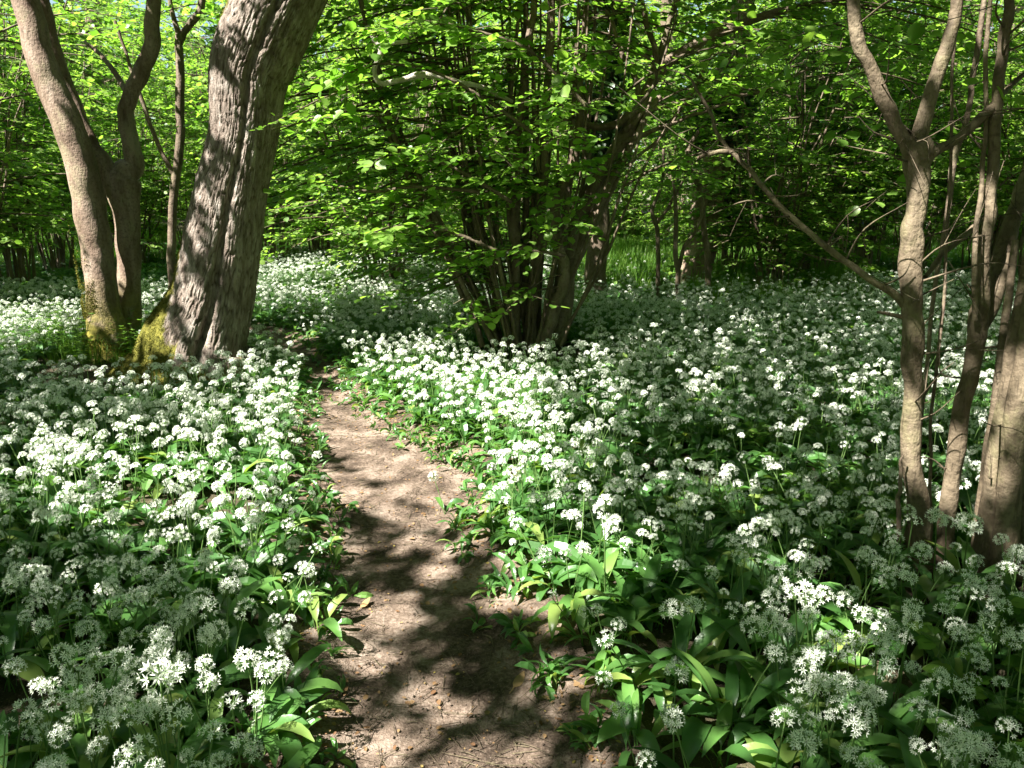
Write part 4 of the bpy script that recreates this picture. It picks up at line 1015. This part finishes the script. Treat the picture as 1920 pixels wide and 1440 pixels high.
def garlic(xx, yy_, zz_, nst, nl, s, label, group, seed, ln=0.0, big_head=1.0):
    rs = np.random.default_rng(seed)
    t = empty("wild_garlic", (xx, yy_, zz_), label, "wild garlic", group); t.rotation_euler = (rs.normal(0, .06), rs.normal(0, .06)+ln, rs.uniform(0, 6.28)*0); t.scale = (s, s, s)
    for k in range(nl):
        l_ = link("leaf", LEAVES[rs.integers(0, len(LEAVES))], t); l_.rotation_euler = (0, 0, rs.uniform(0, 6.28)); l_.location = (*rs.normal(0, .018, 2), 0)
        q_ = rs.uniform(.8, 1.15); l_.scale = (q_, q_, q_)
    for k in range(nst):
        me, e = STEMS[rs.integers(0, len(STEMS))]
        s_ = link("stem", me, t); rz = rs.uniform(0, 6.28); s_.rotation_euler = (0, 0, rz); s_.location = (*rs.normal(0, .015, 2), 0)
        h_ = link("flower_head", HEADS[rs.integers(0, len(HEADS))], s_); h_.location = tuple(e); hh = rs.uniform(.85, 1.15)*big_head; h_.scale = (hh, hh, hh); h_.rotation_euler = (rs.normal(0, .3), rs.normal(0, .3), 0)
    return t
for k in range(len(PLANTS['x'])):
    side = PLANTS['px'][k]
    fl_ = PLANTS['f'][k]
    if side < 860:
        lab, grp = (("flowering wild garlic plant in the nearest rows left of the path", "nearest flowering garlic plants left of the path") if fl_ else
                    ("wild garlic plant without a flower head, in the nearest rows left of the path", "nearest leafy garlic plants left of the path"))
    else:
        lab, grp = (("flowering wild garlic plant in the nearest rows right of the path", "nearest flowering garlic plants right of the path") if fl_ else
                    ("wild garlic plant without a flower head, in the nearest rows right of the path", "nearest leafy garlic plants right of the path"))
    garlic(PLANTS['x'][k], PLANTS['y'][k], PLANTS['z'][k], int(rng.integers(1, 3)) if fl_ else 0, int(rng.integers(3, 5)) if fl_ else 5, PLANTS['s'][k], lab, grp, 5000+k, PLANTS['ln'][k])
def gat(px, py, *a, **k):
    p = P0g(px, py); return garlic(p[0], p[1], p[2], *a, **k)
def P0g(px, py): p = G(px, py, -.03); p[2] = float(hg(p[0], p[1])); return p
gat(592, 1190, 1, 7, .95, "leafy garlic clump standing out on bare earth at the left rim of the path", None, 9001)
gat(838, 965, 1, 3, .8, "lone garlic plant with one small white head growing on the path's right half", None, 9013, big_head=1.0)
gat(1795, 1130, 2, 4, 1.15, "tall garlic plant with a bright sunlit head in front of the right hazels", None, 9003, big_head=1.25)
gat(330, 1510, 2, 4, 1.15, "garlic plant with the largest sunlit flower head, near the bottom left", None, 9004, big_head=1.45)

# ------------------------------------------------------------------ grass, weeds, litter
def field(n, xr, yr, seed, cond=None, scl=(.7, 1.2), nvar=4, dens=None):
    rs = np.random.default_rng(seed); x = rs.uniform(*xr, n); y = rs.uniform(*yr, n)
    k = path_in(x, y) < -.02
    if cond is not None: k &= cond(x, y)
    x, y = x[k], y[k]
    return np.stack([x, y, hg(x, y)], -1), np.stack([rs.normal(0, .08, len(x)), rs.normal(0, .08, len(x)), rs.uniform(0, 6.28, len(x))], -1), rs.uniform(*scl, len(x)), rs.integers(0, nvar, len(x))
a = field(15000, (-26, 26), (10, 36), 1, lambda x, y: ((y > 19) | ((x/y > .06) & (x/y < .45) & (y > 10.5))) & (fbm(x*.5, y*.5, 0, 3) > .42), (.8, 1.6))
b = field(220, (-5.2, -1.9), (6.6, 9.6), 2, lambda x, y: (np.hypot(x-base_big[0]+1.1, y-8.1) < 1.1) & (np.hypot(x-base_big[0], y-base_big[1]) > .5), (.5, .9))
scatter("grass", "sunlit grass growing between the hazels and around the mossy tree roots", "grass", *[np.concatenate(q_) for q_ in zip(a, b)], TUFT)
a = field(260, (-5.2, -2.2), (6.6, 9.2), 3, lambda x, y: (np.hypot(x-base_big[0]+1.0, y-7.9) < .95) & (np.hypot(x-base_big[0], y-base_big[1]) > .55), (.6, 1.2), 3)
c_ = field(350, (-7, -3.2), (7, 10), 4, lambda x, y: fbm(x*1.2, y*1.2, 4, 2) > .5, (.5, .9), 3)
d_ = field(500, (-2.6, -.2), (8.2, 11.5), 5, lambda x, y: fbm(x*1.2, y*1.2, 4, 2) > .45, (.4, .8), 3)
scatter("weeds", "feathery green weeds around the feet of the two mossy trees", "weeds", *[np.concatenate(q_) for q_ in zip(a, c_, d_)], HERB)
a = field(45, (1.3, 2.2), (1.4, 2.3), 6, None, (.6, 1.1), 3)
b = field(120, (.9, 1.8), (3.3, 4.6), 7, lambda x, y: fbm(x*2, y*2, 4, 2) > .5, (.5, .9), 3)
scatter("broad_leaved_weeds", "low three-part-leaved weeds among the garlic near the bottom right corner", "weeds", *[np.concatenate(q_) for q_ in zip(a, b)], ELDER)

# litter on and beside the path: bits nobody could count
bg = Bag(); rs = np.random.default_rng(8)
n = 6500
y = rs.uniform(1.5, 10, n); t_ = rs.random(n); t_ = np.where(rs.random(n) < .6, rs.choice([0, 1], n)+rs.normal(0, .09, n), t_)
x = pL(y)-.03+(pR(y)-pL(y)+.06)*t_; z = hg(x, y)+.030
yv = rs.normal(0, 1, (n, 3)); yv[:, 2] *= .12
place_leaves(bg, (LEAF_LO[0]*[.7, 1, 1.6], LEAF_LO[1]), np.stack([x, y, z], -1), yv, np.array([0, 0, 1.])+rs.normal(0, .25, (n, 3)), rs.uniform(.006, .030, n)*(rs.random(n)*.7+.3), rs.random(n), 0)
n = 3500; y = 1.5+6.5*rs.random(n)**1.5; x = pL(y)+(pR(y)-pL(y))*rs.random(n); z = hg(x, y)+.027
for k in range(n):
    s = rs.uniform(.002, .008); 
    if rs.random() < .45:
        a = rs.uniform(0, 6.28); L_ = rs.uniform(.02, .11); e = np.array([math.cos(a), math.sin(a), rs.uniform(-.02, .05)])*L_; p = np.array([x[k], y[k], z[k]+.004])
        V, F = tube(np.array([p, p+e*.5+[*rs.normal(0, .004, 2), 0], p+e]), [.0014, .0014, .0007], 4); bg.add(V, F, 1, .3)
    else:
        V = np.array([[1, 0, 0], [0, 1, 0], [-1, 0, 0], [0, -1, 0], [0, 0, 1], [0, 0, -1]])*s*rs.uniform(.6, 1.2, (6, 1))*[1, 1, .6]+[x[k], y[k], z[k]]
        bg.add(V, [[0, 1, 4], [1, 2, 4], [2, 3, 4], [3, 0, 4], [1, 0, 5], [2, 1, 5], [3, 2, 5], [0, 3, 5]], 2, .5)
o = link("litter", bg.mesh("litter", [M_DEAD, M_TWIG, M_PATH])); tag(o, "scattered dead leaf scraps, twigs and grit on the footpath", "litter", kind="stuff")
# a few fallen leaves and twigs one can pick out
for k, (px, py, sz, lab) in enumerate([(955, 1300, .07, "yellowing fallen garlic leaf lying at the right rim of the path near the bottom"),
                                       (660, 1278, .05, "small pale fallen leaf on the left half of the path near the bottom"),
                                       (668, 1142, .06, "wilted green leaf lying by the clump at the left rim of the path")]):
    p = P0g(px, py); V, F = leaf_strip(rs, sz*1.6, sz*.5, 0, R(20), .4, 8)
    V = V[:, [2, 1, 0]]*[1, 1, .5]+[0, 0, .034]; me = np_mesh("fallen_leaf", V, F, [M_DEAD], {'rnd': np.full(len(V), .5 if k < 2 else .45)})
    o = link("fallen_leaf", me); o.location = tuple(p); o.rotation_euler = (0, 0, rs.uniform(0, 6)); tag(o, lab, "leaf")
for k, (px, py, px2, py2, lab) in enumerate([(905, 1190, 925, 1215, "short dark twig lying on the path's right side below the middle"),
                                          (1010, 1090, 930, 1120, "bent twig lying on the bare earth at the path's right rim")]):
    a = P0g(px, py); b = P0g(px2, py2); c = np.array([a, (a+b)/2+[.01, .01, .006], b])+[0, 0, .034]
    V, F = tube(crom(c, 8), np.linspace(.004, .002, 8), 6, .2, k); o = link("fallen_twig", np_mesh("fallen_twig", V-a, F, [M_TWIG], {'rnd': np.zeros(len(V))})); o.location = tuple(a); tag(o, lab, "twig")
# little stump left of the two-trunked tree
p = P0(140, 625, 8.6); st = empty("stump", tuple(p), "small weathered stump showing reddish wood, left of the two-trunked tree", "stump")
th_ = np.linspace(0, 2*np.pi, 18, endpoint=False); rsx = np.random.default_rng(3)
cz = np.array([[0, 0, -.1], [0, 0, .08], [.01, 0, .18], [.015, 0, .27]]); V, F = tube(cz, [.17, .13, .11, .105], 18, .25, 4)
V[-18:, 2] += .03*np.sin(th_*2)+rsx.normal(0, .012, 18)
link("bark", np_mesh("stump_bark", V, F, [M_BARK], {'rnd': np.zeros(len(V))}), st)
tv = np.vstack([V[-18:]*[.97, .97, 1]-[0, 0, .004], V[-18:].mean(0)+[0, 0, .0]]); tf = np.array([[i, (i+1) % 18, 18] for i in range(18)])
link("cut_top", np_mesh("cut_top", tv, tf, [M_PALE], {'rnd': np.zeros(len(tv))}), st)
